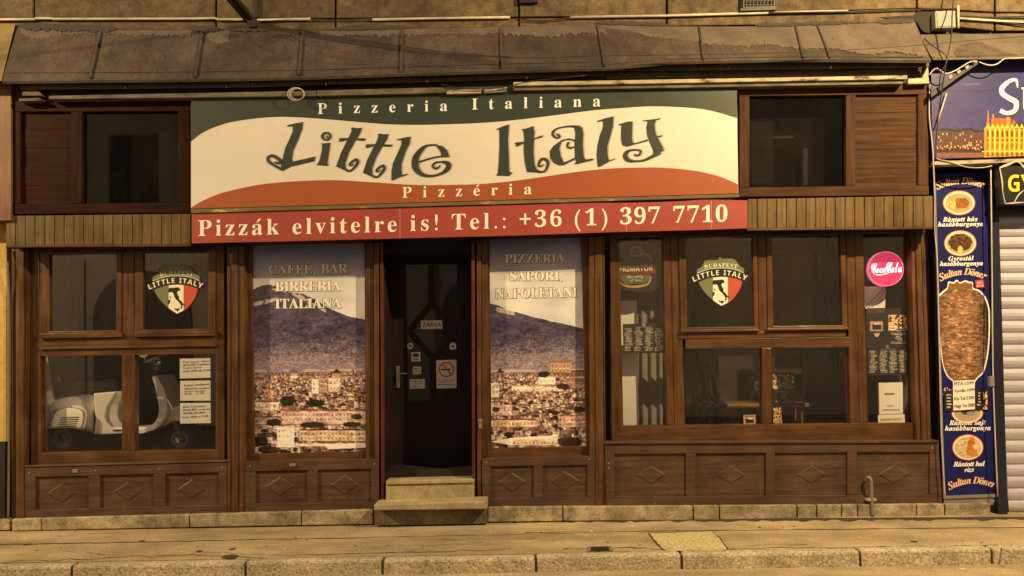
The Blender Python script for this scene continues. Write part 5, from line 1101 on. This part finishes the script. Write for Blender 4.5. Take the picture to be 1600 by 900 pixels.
def wheel(cx, cy, r, name):
    c = W(cx, cy, YC); rr = r/147.5; bm = B(); seg = 32; sq = 12; rings = []
    for k in range(seg):
        a = 2*math.pi*k/seg; rings.append([bm.verts.new(c+Vector((math.cos(a)*(rr-.045+.045*math.cos(2*math.pi*j/sq)), .05*math.sin(2*math.pi*j/sq), math.sin(a)*(rr-.045+.045*math.cos(2*math.pi*j/sq))))) for j in range(sq)])
    for k in range(seg):
        for j in range(sq): bm.faces.new((rings[k][j], rings[k][(j+1) % sq], rings[(k+1) % seg][(j+1) % sq], rings[(k+1) % seg][j]))
    w = obj(name, bm, M['tyre'], sc_, smooth=True)
    bm = B(); n = 28; prism(bm, [c+Vector((math.cos(2*math.pi*k/n)*(rr-.075), -.035, math.sin(2*math.pi*k/n)*(rr-.075))) for k in range(n)], Vector((0, .07, 0))); rim = obj('rim', bm, M['grey_metal'], w, bevel=.008)
    bm = B(); n = 16; prism(bm, [c+Vector((math.cos(2*math.pi*k/n)*.035, -.06, math.sin(2*math.pi*k/n)*.035)) for k in range(n)], Vector((0, .03, 0))); obj('hub', bm, M['chrome'], w, bevel=.004)
wheel(101, 683, 26, 'wheel'); wheel(283, 686, 25, 'wheel')

# cafe table, chairs, menu stands --------------------------------------
zt = W(1200, 630, 1.0).z
tb = thing('cafe_table', 'small oak cafe table standing behind the lower panes of the right window', 'table', W(1200, 690, 1.0))
bm = B(); slab(bm, [(1136, 632), (1265, 630), (1265, 636), (1136, 638.5)], .85, .5); obj('tabletop', bm, M['oak'], tb, bevel=.004)
for x, Y in ((1146, .9), (1251, .9), (1148, 1.28), (1246, 1.28)):
    bm = B(); slab(bm, [(x-4, 638), (x+4, 638), (x+4, 705), (x-4, 705)], Y, .05); obj('leg', bm, M['oak'], tb)
def ghost(dx, label, Y=1.45):
    t = thing('clear_chair', label, 'chair', W(1200+dx, 690, Y), 'clear acrylic chairs at the cafe table')
    o = lambda P: [(x+dx, y) for x, y in P]
    bm = B(); slab(bm, cr2(o([(1175, 560), (1205, 556), (1235, 558), (1240, 590), (1236, 622), (1205, 627), (1178, 622), (1172, 590)]), 3), Y, .012); b = obj('backrest', bm, M['acrylic'], t, bevel=.004)
    bm = B(); wtube(bm, o([(1178, 625), (1174, 590), (1178, 560), (1205, 556), (1238, 558), (1241, 590), (1236, 625)]), Y, .010); obj('rim', bm, M['acrylic'], b, smooth=True)
    bm = B(); slab(bm, o([(1170, 626), (1244, 625), (1244, 630), (1170, 631)]), Y-.4, .42); obj('seat', bm, M['acrylic'], t, bevel=.008)
    for x, yy in ((1174, Y), (1240, Y), (1174, Y-.36), (1240, Y-.36)):
        bm = B(); wtube(bm, o([(x, 629), (x+1, 705)]), yy, .015, 0); obj('leg', bm, M['acrylic'], t, smooth=True)
ghost(-62, 'clear acrylic chair on the left of the oak table, beside the dark chair backs'); ghost(18, 'clear acrylic chair on the right of the oak table, behind the larger menu stand')
def dark_chair(dx, label):
    t = thing('slat_chair', label, 'chair', W(1105+dx, 690, .95), 'dark wooden chairs stacked against the table')
    CH = 'chair_wood'
    o = lambda P: [(p[0]+dx,)+tuple(p[1:]) for p in P]
    bm = B(); wtube(bm, o([(1085, 562), (1092, 590), (1098, 625), (1100, 700)]), .85, .014); wtube(bm, o([(1085, 562, 1.2), (1092, 590, 1.2), (1098, 625, 1.2), (1100, 700, 1.2)]), 1.2, .014); obj('back_post', bm, M[CH], t, smooth=True)
    bm = B(); prism(bm, [W(1085+dx, 562, .86), W(1087+dx, 572, .86), W(1087+dx, 572, 1.2), W(1085+dx, 562, 1.2)], Vector((.012, 0, 0))); obj('top_rail', bm, M[CH], t)
    bm = B(); slab(bm, o([(1098, 622), (1112, 632), (1112, 636), (1098, 628)]), .85, .34); obj('seat', bm, M[CH], t)
dark_chair(0, 'dark wooden chair back, leftmost of three behind the lower left pane'); dark_chair(9, 'dark wooden chair back, middle of three behind the lower left pane'); dark_chair(25, 'dark wooden chair back, nearest the oak table of three behind the lower left pane')
card('menu_stand', [(1207, 583), (1241.5, 582), (1242.5, 630), (1208, 631)], 'clear menu stand with a pizza photo on the oak table', 'menu stand', .82, [(1207, 585, 1240.5, 608)], rows(1212, 1236, 611, 614, 2)+rows(1218, 1232, 615, 625, 4)+rows(1210, 1240, 626, 630, 2), lambda cv: (cv.rect(1209, 603, 1221, 605, (245, 235, 225)), cv.rect(1211, 606, 1219, 608, (245, 235, 225))))
card('picture_card', [(1208, 636.5), (1221, 636.2), (1222, 661), (1208.5, 661.5)], 'narrow card with a pizza photo at the bottom left of the lower right pane', 'card', .16, [(1208, 637, 1222, 661)], [])
card('bank_card_sticker', [(1161.5, 648.5), (1181, 648), (1181.6, 662.4), (1162, 663)], 'small brown picture sticker in the bottom corner of the lower left pane', 'sticker', .13, [], [], lambda cv: (cv.put(cv.X > 0, (204, 160, 128)), cv.rect(1165, 654, 1178, 661, (34, 26, 24)), cv.rect(1168, 653, 1177, 655, (245, 235, 225)), cv.rect(1163, 650, 1179, 651.4, (120, 84, 66))))
card('picture_card', [(1179, 596), (1190, 595.7), (1190, 609.6), (1179, 610)], 'small pale card behind the mullion beside the menu stand', 'card', .5, [], [], lambda cv: (cv.put(cv.X > 0, (190, 165, 140)), cv.rect(1182, 599, 1189, 607, (90, 74, 62))))

# ================================================================== LEFT NEIGHBOUR
nb = thing('neighbour_house', 'yellow stucco neighbour wall at the left edge with a reddish fascia board', 'building', (-5.6, 0, 0))
bm = B(); slab(bm, [(-900, 340), (9.8, 340), (9.8, 690), (-900, 700)], .0, .3); obj('wall', bm, M['stucco'], nb)
bm = B(); slab(bm, [(-900, 700), (8.3, 690), (8, 809), (-900, 830)], -.01, .3); obj('dark_base', bm, M['dark'], nb)
bm = B(); slab(bm, [(-900, 811), (15, 811), (15, 828), (-900, 840)], -.03, .3); obj('plinth', bm, M['plinth'], nb)
bm = B(); slab(bm, [(-900, 127), (17.5, 128), (17.5, 344.5), (-900, 352)], -.20, .25); obj('fascia_board', bm, M['reddish'], nb, bevel=.004)
bm = B(); bm.faces.new([bm.verts.new(W(-900, 30, YW-.03)), bm.verts.new(W(24, 37, YW-.03)), bm.verts.new(W(2, 126.5, -.34)), bm.verts.new(W(-900, 130, -.34))]); bm.faces.new([bm.verts.new(W(-900, 130, -.34)), bm.verts.new(W(2, 126.5, -.34)), bm.verts.new(W(2, 128, .05)), bm.verts.new(W(-900, 132, .05))]); obj('canopy', bm, mat_rough('dull_yellow_render', [(.3, (.22, .155, .06)), (.7, (.32, .23, .09))], 9, .9, .4, .01, blotch=(2, .6)), nb)
conduit('thin grey pipe running down between the yellow wall and the shopfront', [(10.5, 388, -.03), (12, 420, -.05), (14.5, 470, -.02), (14.8, 600, -.02), (13, 824, -.02)], .010, 'grey_plastic', n=5, name='drain_pipe', cat='pipe')

# bent vent pipe
t = thing('vent_pipe', 'bent grey metal pipe coming out of the right stall riser', 'pipe', W(1363, 806, -.06))
bm = B(); wtube(bm, [(1352, 752, .03), (1354, 748, -.02), (1357, 746, -.05), (1360.5, 749, -.062), (1361.5, 757, -.062), (1362.5, 780, -.062), (1363.5, 806, -.062)], -.06, .0145, 6, 12); obj('pipe', bm, M['grey_metal'], t, smooth=True)
bm = B(); slab(bm, [(1356, 779.5), (1370, 779.2), (1370, 783), (1356, 783.3)], -.068, .07); obj('clamp', bm, M['trim'], t, bevel=.002)

# ================================================================== KEBAB SHOP
kb = thing('kebab_shopfront', 'dark framed kebab shopfront with a closed roller shutter at the right edge', 'shopfront', (5.2, 0, 0))
bm = B(); slab(bm, [(1546, 258), (1559, 258), (1575, 806), (1560, 806)], -.045, .06); obj('post', bm, M['navy'], kb, bevel=.004)
bm = B(); slab(bm, [(1452, 92), (1461, 92), (1480, 800), (1470, 800)], .03, .1); obj('side_post', bm, M['dark'], kb)
bm = B(); slab(bm, [(1548, 322), (2300, 318), (2300, 333), (1556, 335)], -.08, .12); obj('lintel', bm, M['navy'], kb)
bm = B(); slab(bm, [(1440, 60), (2300, 40), (2300, 330), (1460, 330)], .10, .3); obj('backing_wall', bm, M['dark'], kb)
# shutter: a corrugated curtain
bm = B(); pitch = 18.7; prof = [(0, 0), (.12, -.012), (.30, -.020), (.55, -.020), (.78, -.010), (.88, .006), (.95, .008)]
rowsv = []; y = 334.0
while y < 812:
    for f, d in prof:
        yy = y+f*pitch; xa = 1557+(yy-334)*.0415; rowsv.append((bm.verts.new(W(xa, yy, .04+d)), bm.verts.new(W(2200, yy-6, .04+d))))
    y += pitch
for k in range(len(rowsv)-1): bm.faces.new((rowsv[k][0], rowsv[k][1], rowsv[k+1][1], rowsv[k+1][0]))
obj('roller_shutter', bm, M['shutter'], kb)
bm = B(); slab(bm, [(1478, 788), (2300, 770), (2300, 812), (1478, 808)], .08, .2); obj('threshold', bm, M['plinth'], kb)
bm = B(); slab(bm, [(1475, 779), (1552, 777), (1552, 789), (1476, 791)], -.0, .1); obj('slatted_base', bm, M['grey_metal'], kb)
bm = B(); bm.faces.new([bm.verts.new(W(1436, 54, YW-.03)), bm.verts.new(W(2300, 44, YW-.03)), bm.verts.new(W(2300, 84, -.3)), bm.verts.new(W(1458, 93.5, -.3))]); bm.faces.new([bm.verts.new(W(1458, 93.5, -.3)), bm.verts.new(W(2300, 84, -.3)), bm.verts.new(W(2300, 88, .06)), bm.verts.new(W(1458, 97.5, .06))]); cn = obj('canopy', bm, M['sheet_pale'], kb)
bm = B()
pl = cr2([(1490, 82), (1500, 72), (1520, 67), (1545, 67), (1565, 72), (1580, 77), (1640, 72), (1640, 86), (1560, 89), (1495, 90)], 3)
def kpt(u, v): f = (v-54)/(93-54); return W(u, v, (YW-.03)+(-.3-YW+.03)*f)+Vector((0, -.004, .004))
bm.faces.new([bm.verts.new(kpt(u, v)) for u, v in pl]); obj('dark_patch', bm, M['sheet'], cn)  # darker patch laid on the pale canopy sheet

ks = thing('kebab_sign', 'dark blue kebab shop sign with a lit yellow riverside palace', 'shop sign', W(1530, 247, -.16))
qk = [(1455, 94.5), (1720, 88), (1720, 240), (1456, 248.5)]
cv = Canvas(qk, 1.6, (20, 22, 70)); X, Y = cv.X, cv.Y
f = np.clip((Y-95)/110, 0, 1)[..., None]; cv.C[:] = np.array([44, 46, 104])/255*(1-f)+np.array([66, 62, 120])/255*f; cv.C += (cv.noise(40, 20, 3)-.5)[..., None]*.05
cv.rect(1470, 141, 1560, 142.5, (36, 36, 84)); cv.poly([(1500, 131), (1530, 129), (1533, 132), (1512, 134)], (78, 76, 130))
for x0, x1, y0 in ((1461, 1488, 204), (1488, 1502, 205), (1502, 1520, 203), (1520, 1537, 206)):
    cv.rect(x0, y0, x1, 240, (92, 66, 60)); cv.rect(x0, y0-3, x1, y0+1, (50, 40, 46))
    for x in np.arange(x0+2, x1-1, 3.2):
        for y in np.arange(y0+4, 230, 5): cv.rect(x, y, x+1.3, y+2.6, (44, 32, 34) if rnd.random() < .7 else (236, 180, 120))
cv.rect(1461, 232, 1540, 238, (60, 44, 40)); cv.rect(1461, 239, 1540, 246, (128, 82, 66))
for k in range(26): cv.ell(1464+rnd.uniform(0, 70), 226+rnd.uniform(0, 8), .9, .9, (250, 190, 120))
cv.rect(1538, 199, 1720, 246, (206, 140, 38)); cv.rect(1549, 185, 1580, 200, (190, 98, 42)); cv.poly([(1541, 199), (1544, 170), (1547, 199)], (196, 112, 50)); cv.rect(1551, 178, 1552.6, 190, (210, 130, 70)); cv.rect(1573, 183, 1578, 200, (216, 140, 50)); cv.poly([(1578, 199), (1584, 186), (1592, 199)], (170, 84, 40)); cv.rect(1586, 192, 1720, 202, (60, 44, 50))
for x in np.arange(1542, 1720, 7.6):
    cv.poly([(x-2, 200), (x+1.5, 193), (x+5, 200)], (244, 190, 70)); cv.rect(x, 206, x+3, 214, (96, 52, 24)); cv.ell(x+1.5, 206, 1.5, 2, (96, 52, 24)); cv.rect(x, 217, x+3, 221, (120, 66, 26)); cv.rect(x+4.2, 200, x+5.6, 240, (252, 214, 90)); cv.poly([(x, 224), (x+3.4, 224), (x+2, 233), (x-1, 233)], (150, 92, 28)); cv.ell(x+1.5, 241, 2.5, 4, (130, 78, 26))
cv.rect(1534, 236, 1720, 237.5, (255, 214, 110)); cv.C += (cv.noise(3, 2, 2)-.5)[..., None]*.10*(Y > 185)[..., None]
obj('picture', cv.mesh('picture', -.165), M['paint'], ks)
bm = B(); slab(bm, [(1455, 95), (2300, 75), (2300, 230), (1456, 248.5)], -.16, .06); obj('board', bm, M['navy'], ks)
bm = B(); slab(bm, [(1457, 252), (2300, 226), (2300, 231), (1457, 258)], -.18, .10); obj('bottom_frame', bm, M['trim'], ks, bevel=.003)
SL = [(1590, 137), (1587.5, 125), (1577, 127), (1566, 137), (1566.5, 146), (1578, 154), (1587.5, 160), (1586, 172), (1574, 177), (1563, 172.5)]; SW = [1.2, 4.5, 5.5, 7.5, 7.6, 7.6, 8, 7, 6, 6.5]
bm = B(); L, Rq = brush([(x+1.5, y+1.5) for x, y in SL], [w+2 for w in SW], 5); strip(bm, L, Rq, -.1656); text(bm, 'ULTAN', 'serif', 1597.5, 1704, 176, 172, 38, -.1655); obj('letter_shade', bm, M['ink'], ks)
bm = B(); L, Rq = brush(SL, SW, 5); strip(bm, L, Rq, -.167); text(bm, 'ULTAN', 'serif', 1596, 1702, 175, 171, 38, -.167); obj('lettering', bm, M['text'], ks)
gs = thing('gyros_sign', 'black sign with a yellow capital letter and torn pale edging above the shutter', 'sign', W(1580, 320, -.2))
bm = B(); slab(bm, [(1562, 260), (1720, 255), (1720, 317), (1567, 320)], -.20, .10); obj('board', bm, M['black_card'], gs, bevel=.003)
bm = B(); text(bm, 'GYROS', 'sansb', 1575, 1672, 299.5, 297, 26, -.202); obj('lettering', bm, M['yellow'], gs)
bm = B()
for P, w in (([(1562, 262), (1566, 284), (1567, 300), (1571, 318)], 1.3), ([(1562, 262), (1575, 257), (1590, 252), (1600, 262)], 2.2), ([(1572, 318), (1585, 317), (1600, 316)], 1.2), ([(1584, 318), (1592, 304), (1602, 296)], 1.2), ([(1595, 255), (1606, 264), (1620, 260)], 1.6)):
    L, Rq = brush(P, [w, w*1.7, w*.8, w][:len(P)], 4); strip(bm, L, Rq, -.2035)
obj('torn_edge', bm, M['cable_w'], gs)

# menu board ------------------------------------------------------------
YM = .0
kmb = thing('kebab_menu_board', 'tall narrow dark blue kebab menu board with round dish pictures', 'menu board', W(1515, 778, YM))
bm = B(); slab(bm, [(1460.5, 270), (1547, 268), (1557, 776), (1476, 779)], YM, .04); obj('board', bm, M['blue'], kmb)
bm = B(); slab(bm, [(1476, 775), (1557, 772), (1558, 776.5), (1476, 779.5)], YM-.012, .012); slab(bm, [(1459, 270), (1461.5, 270), (1477, 779), (1474.5, 779)], YM-.008, .012); obj('edge_trim', bm, M['grey_metal'], kmb)
def plate(cx, cy, rx, ry, kind, tilt):
    q = [(cx-rx-1, cy-ry-1), (cx+rx+1, cy-ry-1), (cx+rx+1, cy+ry+1), (cx-rx-1, cy+ry+1)]; cv = Canvas(q, 2.4, (22, 26, 90)); X, Y = cv.X, cv.Y
    cv.C[:] = np.array([33, 37, 122])/255
    cv.ell(cx, cy, rx, ry, (196, 84, 60)); cv.ell(cx, cy, rx-1.3, ry-1.3, (236, 220, 190)); cv.ell(cx, cy+.5, rx*.82, ry*.78, (176, 160, 128)); n = cv.noise(4, 3, 3); n2 = cv.noise(2.5, 2, 2)
    if kind == 'steak': m = cv.poly([(cx-4, cy-7), (cx+10, cy-8), (cx+17, cy-1), (cx+12, cy+8), (cx-2, cy+9), (cx-12, cy+4)], (150, 98, 48)); cv.C[m] *= (.6+.8*n[m][:, None]); m = ((X-cx+12)/7)**2+((Y-cy-3)/9)**2 < 1; cv.C[m] = np.array([222, 188, 110])/255*(.6+.7*n2[m][:, None])
    elif kind == 'gyros':
        m = ((X-cx)/(rx*.72))**2+((Y-cy+1)/(ry*.68))**2 < .8+.4*n; cv.C[m] = np.array([86, 58, 34])/255*(.3+1.4*n2[m][:, None]); m = ((X-cx)/4)**2+((Y-cy-10)/6)**2 < 1; cv.C[m] = np.array([230, 190, 120])/255
    elif kind == 'fish':
        m = ((X-cx)/(rx*.78))**2+((Y-cy)/(ry*.74))**2 < 1; cv.C[m] = np.array([206, 192, 160])/255*(.7+.6*n2[m][:, None]); m = cv.poly([(cx+2, cy-16), (cx+9, cy-17), (cx+14, cy+4), (cx+16, cy+13), (cx+6, cy+16), (cx-2, cy+10), (cx-1, cy-4)], (190, 120, 40)); cv.C[m] *= (.6+.8*n[m][:, None]); cv.ell(cx+12, cy-1, 4, 4, (226, 206, 150)); cv.ell(cx+9, cy+10, 6, 5, (196, 134, 56))
    else: cv.ell(cx-2, cy-3, 8, 6, (70, 56, 50)); cv.ell(cx+6, cy+1, 7, 4, (150, 138, 150))
    me = cv.mesh('dish_picture', YM-.002-.0004*tilt)
    msk = ((X-cx)/rx)**2+((Y-cy)/ry)**2 <= 1.03
    b = bmesh.new(); b.from_mesh(me); b.verts.ensure_lookup_table(); kill = [b.verts[k] for k in np.nonzero(~msk.ravel())[0]]; bmesh.ops.delete(b, geom=kill, context='VERTS'); b.to_mesh(me); b.free()
    obj('dish_picture', me, M['paint'], kmb)
plate(1498.5, 317, 25.5, 19.5, 'steak', 0); plate(1500.5, 380, 25.5, 20.5, 'gyros', 0); plate(1511.5, 645, 25, 17, 'cheese', 0); plate(1512.3, 699, 24.5, 20.5, 'fish', 0)
# meat spit picture with its pale cut out line
mo = cr2([(1465, 462), (1473, 455), (1480, 449), (1482, 440), (1490, 441), (1495, 437), (1500, 441), (1508, 438), (1514, 440), (1520, 441), (1521, 450), (1530, 453), (1540, 464), (1546, 482), (1547, 505), (1546, 535), (1543, 560), (1537, 582), (1527, 592), (1520, 601), (1504, 603), (1491, 597), (1480, 588), (1473, 570), (1469, 540), (1466, 500)], 3)
bm = B(); slab(bm, mo, YM-.003, .003); obj('cut_out_line', bm, M['text'], kmb)
q = [(1462, 438), (1550, 436), (1552, 606), (1464, 608)]; cv = Canvas(q, 2.0, (150, 100, 60)); X, Y = cv.X, cv.Y; n = cv.noise(15, 4.2, 3); n2 = cv.noise(5, 2.4, 3)
v = np.clip(np.sin(n*15+n2*6)*.5+.5, 0, 1)*.62+.19; cv.C = (np.array([104, 72, 52])/255)[None, None]*(1-v[..., None])+(np.array([214, 168, 132])/255)[None, None]*v[..., None]; cv.C *= (.55+.8*n2)[..., None]
cv.C *= (.62+.42*np.sin(np.clip((X-1464)/80, 0, 1)*math.pi*.95+.25))[..., None]; sh = np.clip((X-(1537+(Y-440)*.02))/8, 0, 1)[..., None]; cv.C = cv.C*(1-sh)+np.array([24, 20, 30])/255*sh; cv.rect(1484, 441, 1519, 452, (120, 110, 60)); m = (Y < 452) & (n2 > .5); cv.put(m, (150, 70, 40), .8)
me = cv.mesh('meat_spit_picture', YM-.006)
mi = [(1506+(x-1506)*.955, 520+(y-520)*.975) for x, y in mo]; msk = np.zeros(X.shape, bool)
for k in range(len(mi)):
    (xa, ya), (xb, yb) = mi[k], mi[(k+1) % len(mi)]
    if ya != yb: msk ^= ((ya > Y) != (yb > Y)) & (X < (xb-xa)*(Y-ya)/(yb-ya)+xa)
b = bmesh.new(); b.from_mesh(me); b.verts.ensure_lookup_table(); bmesh.ops.delete(b, geom=[b.verts[k] for k in np.nonzero(~msk.ravel())[0]], context='VERTS'); b.to_mesh(me); b.free(); obj('meat_spit_picture', me, M['paint'], kmb)
bm = B(); slab(bm, [(1524, 438), (1538, 437), (1539, 449), (1525, 450)], YM-.007, .003); obj('red_label', bm, M['s_red'], kmb)
bm = B(); text(bm, 'TEL', 'sansb', 1527, 1536, 443.5, 443, 2.6, YM-.009); text(bm, '30 16', 'sansb', 1526, 1537, 448, 447.5, 2.6, YM-.009)
for s, x0, x1, b0, c in (('R\u00e1ntott h\u00fas', 1473, 1527, 346.5, 7), ('has\u00e1bburgonya', 1465.5, 1536, 354, 7), ('Gyrost\u00e1l', 1482, 1521, 407.6, 7), ('has\u00e1bburgonya', 1468.5, 1535.5, 415.6, 7), ('R\u00e1ntott sajt', 1483, 1540, 664.4, 7.4), ('has\u00e1bburgonya', 1476.5, 1547.5, 673, 7.4), ('R\u00e1ntott hal', 1489.5, 1538.5, 729, 7.4), ('rizs', 1507, 1521.5, 737.6, 7)):
    text(bm, s, 'serifbi', x0, x1, b0, b0-1.0, c, YM-.002)
    text(bm, s, 'serifbi', x0+.5, x1+.5, b0, b0-1.0, c, YM-.0023)
obj('dish_lettering', bm, M['text'], kmb)
bm = B()
for x0, x1, b0, a in ((1464, 1536, 297, 8), (1469, 1539, 440, 9), (1483, 1553, 766, 9)):
    text(bm, 'Sultan D\u00f6ner', 'serifbi', x0, x1, b0, b0-3, 10.5, YM-.002, arc=a); text(bm, 'Sultan D\u00f6ner', 'serifbi', x0+.6, x1+.6, b0, b0-3, 10.5, YM-.0024, arc=a)
text(bm, 'Su', 'serifbi', 1473, 1489, 617, 614, 10, YM-.002)
obj('arched_lettering', bm, M['orange_text'], kmb)
bx = card('price_strip', [(1475, 611), (1544, 606), (1545, 640), (1476, 643)], 'dark printed strip behind the handwritten price note', 'price strip', YM-.012, [(1536, 612, 1543, 640)], rows(1526, 1534, 613, 636, 5)+rows(1477, 1488, 616, 640, 5))
note('price_note', [(1489, 595), (1523, 594), (1523.4, 639.5), (1489.6, 641.5)], 'cream handwritten price note taped over the kebab menu board', 'note', [('PITA-1599', 1491, 1521, 602.5, 600.6, 5), ('Tortilla-1899', 1490.5, 1522.5, 613.5, 611, 4.6), ('Kis Tal-2300', 1491, 1522, 625.5, 623.5, 5), ('Nagy Tal-2800', 1491, 1522.5, 637, 635, 5)], YM-.018)
bm = B(); slab(bm, [(1547, 588), (1554, 588), (1554.5, 604), (1547.5, 604)], -.135, .04); tag(obj('latch_box', bm, M['grey_metal'], bevel=.004), 'small grey metal latch box on the dark post beside the menu board', 'latch')
# steel arm and cables around the kebab sign
t = thing('flag_arm', 'thick black metal arm slanting down across the dark blue sign', 'arm', W(1490, 130, -.24))
bm = B(); slab(bm, [(1454, 145), (1486, 121), (1528, 95), (1532, 98), (1520, 106), (1494, 124), (1455, 153)], -.26, .05); obj('bar', bm, M['black'], t, bevel=.004)
bm = B()
for x, y in ((1484, 121), (1497, 113), (1510, 106), (1522, 99)): slab(bm, [(x-2, y-2), (x+3, y-5), (x+5, y-1), (x, y+3)], -.27, .012)
obj('bolt_plate', bm, M['grey_metal'], t)
conduit('pale cable looping down across the top left of the dark blue sign', [(1452, 117, -.25), (1463, 107, -.27), (1478, 115, -.28), (1495, 109, -.28), (1515, 97, -.29), (1527, 96, -.29)], .006, 'cable_w', n=6, name='cable', cat='cable')
conduit('pale cable sagging right from the end of the black metal arm', [(1530, 97, -.29), (1545, 102, -.29), (1558, 100, -.29), (1570, 92, -.3), (1590, 91, -.3), (1640, 88, -.3)], .006, 'cable_w', n=6, name='cable', cat='cable')
conduit('thin pale cable hanging down the gap beside the right upper window', [(1453, 128, -.2), (1452, 180, -.2), (1457, 230, -.2), (1460, 300, -.16), (1460, 355, -.1), (1464, 400, -.09), (1466, 470, -.08), (1468, 560, -.08), (1471, 680, -.08), (1477, 780, -.08)], .006, 'cable_w', n=6, name='cable', cat='cable')
conduit('straight pale rod leaning against the left end of the dark blue sign', [(1479, 146, -.19), (1462, 200, -.19)], .007, 'cable_w', name='rod', cat='rod')
conduit('black cable dropping from the junction box across the canopy corner', [(1492, -20, -.05), (1488, 20, -.1), (1486, 60, -.32), (1478, 100, -.36), (1472, 140, -.3), (1464, 200, -.22), (1462, 250, -.2)], .006, 'cable', n=6, name='cable', cat='cable')
conduit('black cable crossing from the canopy corner to the neighbour canopy', [(1444, 60, -.15), (1455, 70, -.28), (1480, 90, -.36), (1470, 115, -.33), (1467, 150, -.25)], .005, 'cable', n=6, name='cable', cat='cable')
conduit('pale cord along the right edge of the blue menu board', [(1548, 260, -.11), (1550, 420, -.105), (1552, 600, -.12), (1559, 776, -.11)], .006, 'cable_w', n=5, name='cable', cat='cable')
conduit('white cable wavering along the pale lower frame of the dark blue sign', [(1461, 247, -.19), (1470, 250, -.19), (1485, 253, -.19), (1510, 261, -.19), (1535, 262, -.19), (1550, 259, -.19)], .005, 'cable_w', n=6, name='cable', cat='cable')

# ================================================================== ACROSS THE STREET (seen only as reflections in the glass)
op = thing('opposite_building', 'plain plastered house front across the street, seen in the glass', 'building', (0, -11.5, 0))
bm = B(); box(bm, -24, 24, -12.1, -11.5, ZR-.1, 13); obj('wall', bm, M['facade'], op)
for k in range(11):
    x = -22.6+k*4.4
    if k in (6, 7): continue
    bm = B(); prism(bm, [(x-1.25, -11.5, ZR), (x+1.25, -11.5, ZR), (x+1.25, -11.5, 2.6)]+[(x+1.25*math.cos(a), -11.5, 2.6+1.25*math.sin(a)) for a in np.linspace(0, math.pi, 13)[1:-1]]+[(x-1.25, -11.5, 2.6)], Vector((0, .06, 0))); obj('arched_opening', bm, M['arch'], op)
    for z0, z1 in ((5.2, 7.2), (8.8, 10.8)):
        bm = B(); box(bm, x-.6, x+.6, -11.5, -11.44, z0, z1); obj('window', bm, M['dark'], op)
    bm = B(); box(bm, x+1.45, x+2.95, -11.5, -11.40, ZR, 4.15); obj('pier', bm, M['facade'], op)

bpy.data.objects.remove(TO); bpy.data.curves.remove(TC); bpy.data.scenes.remove(TS)
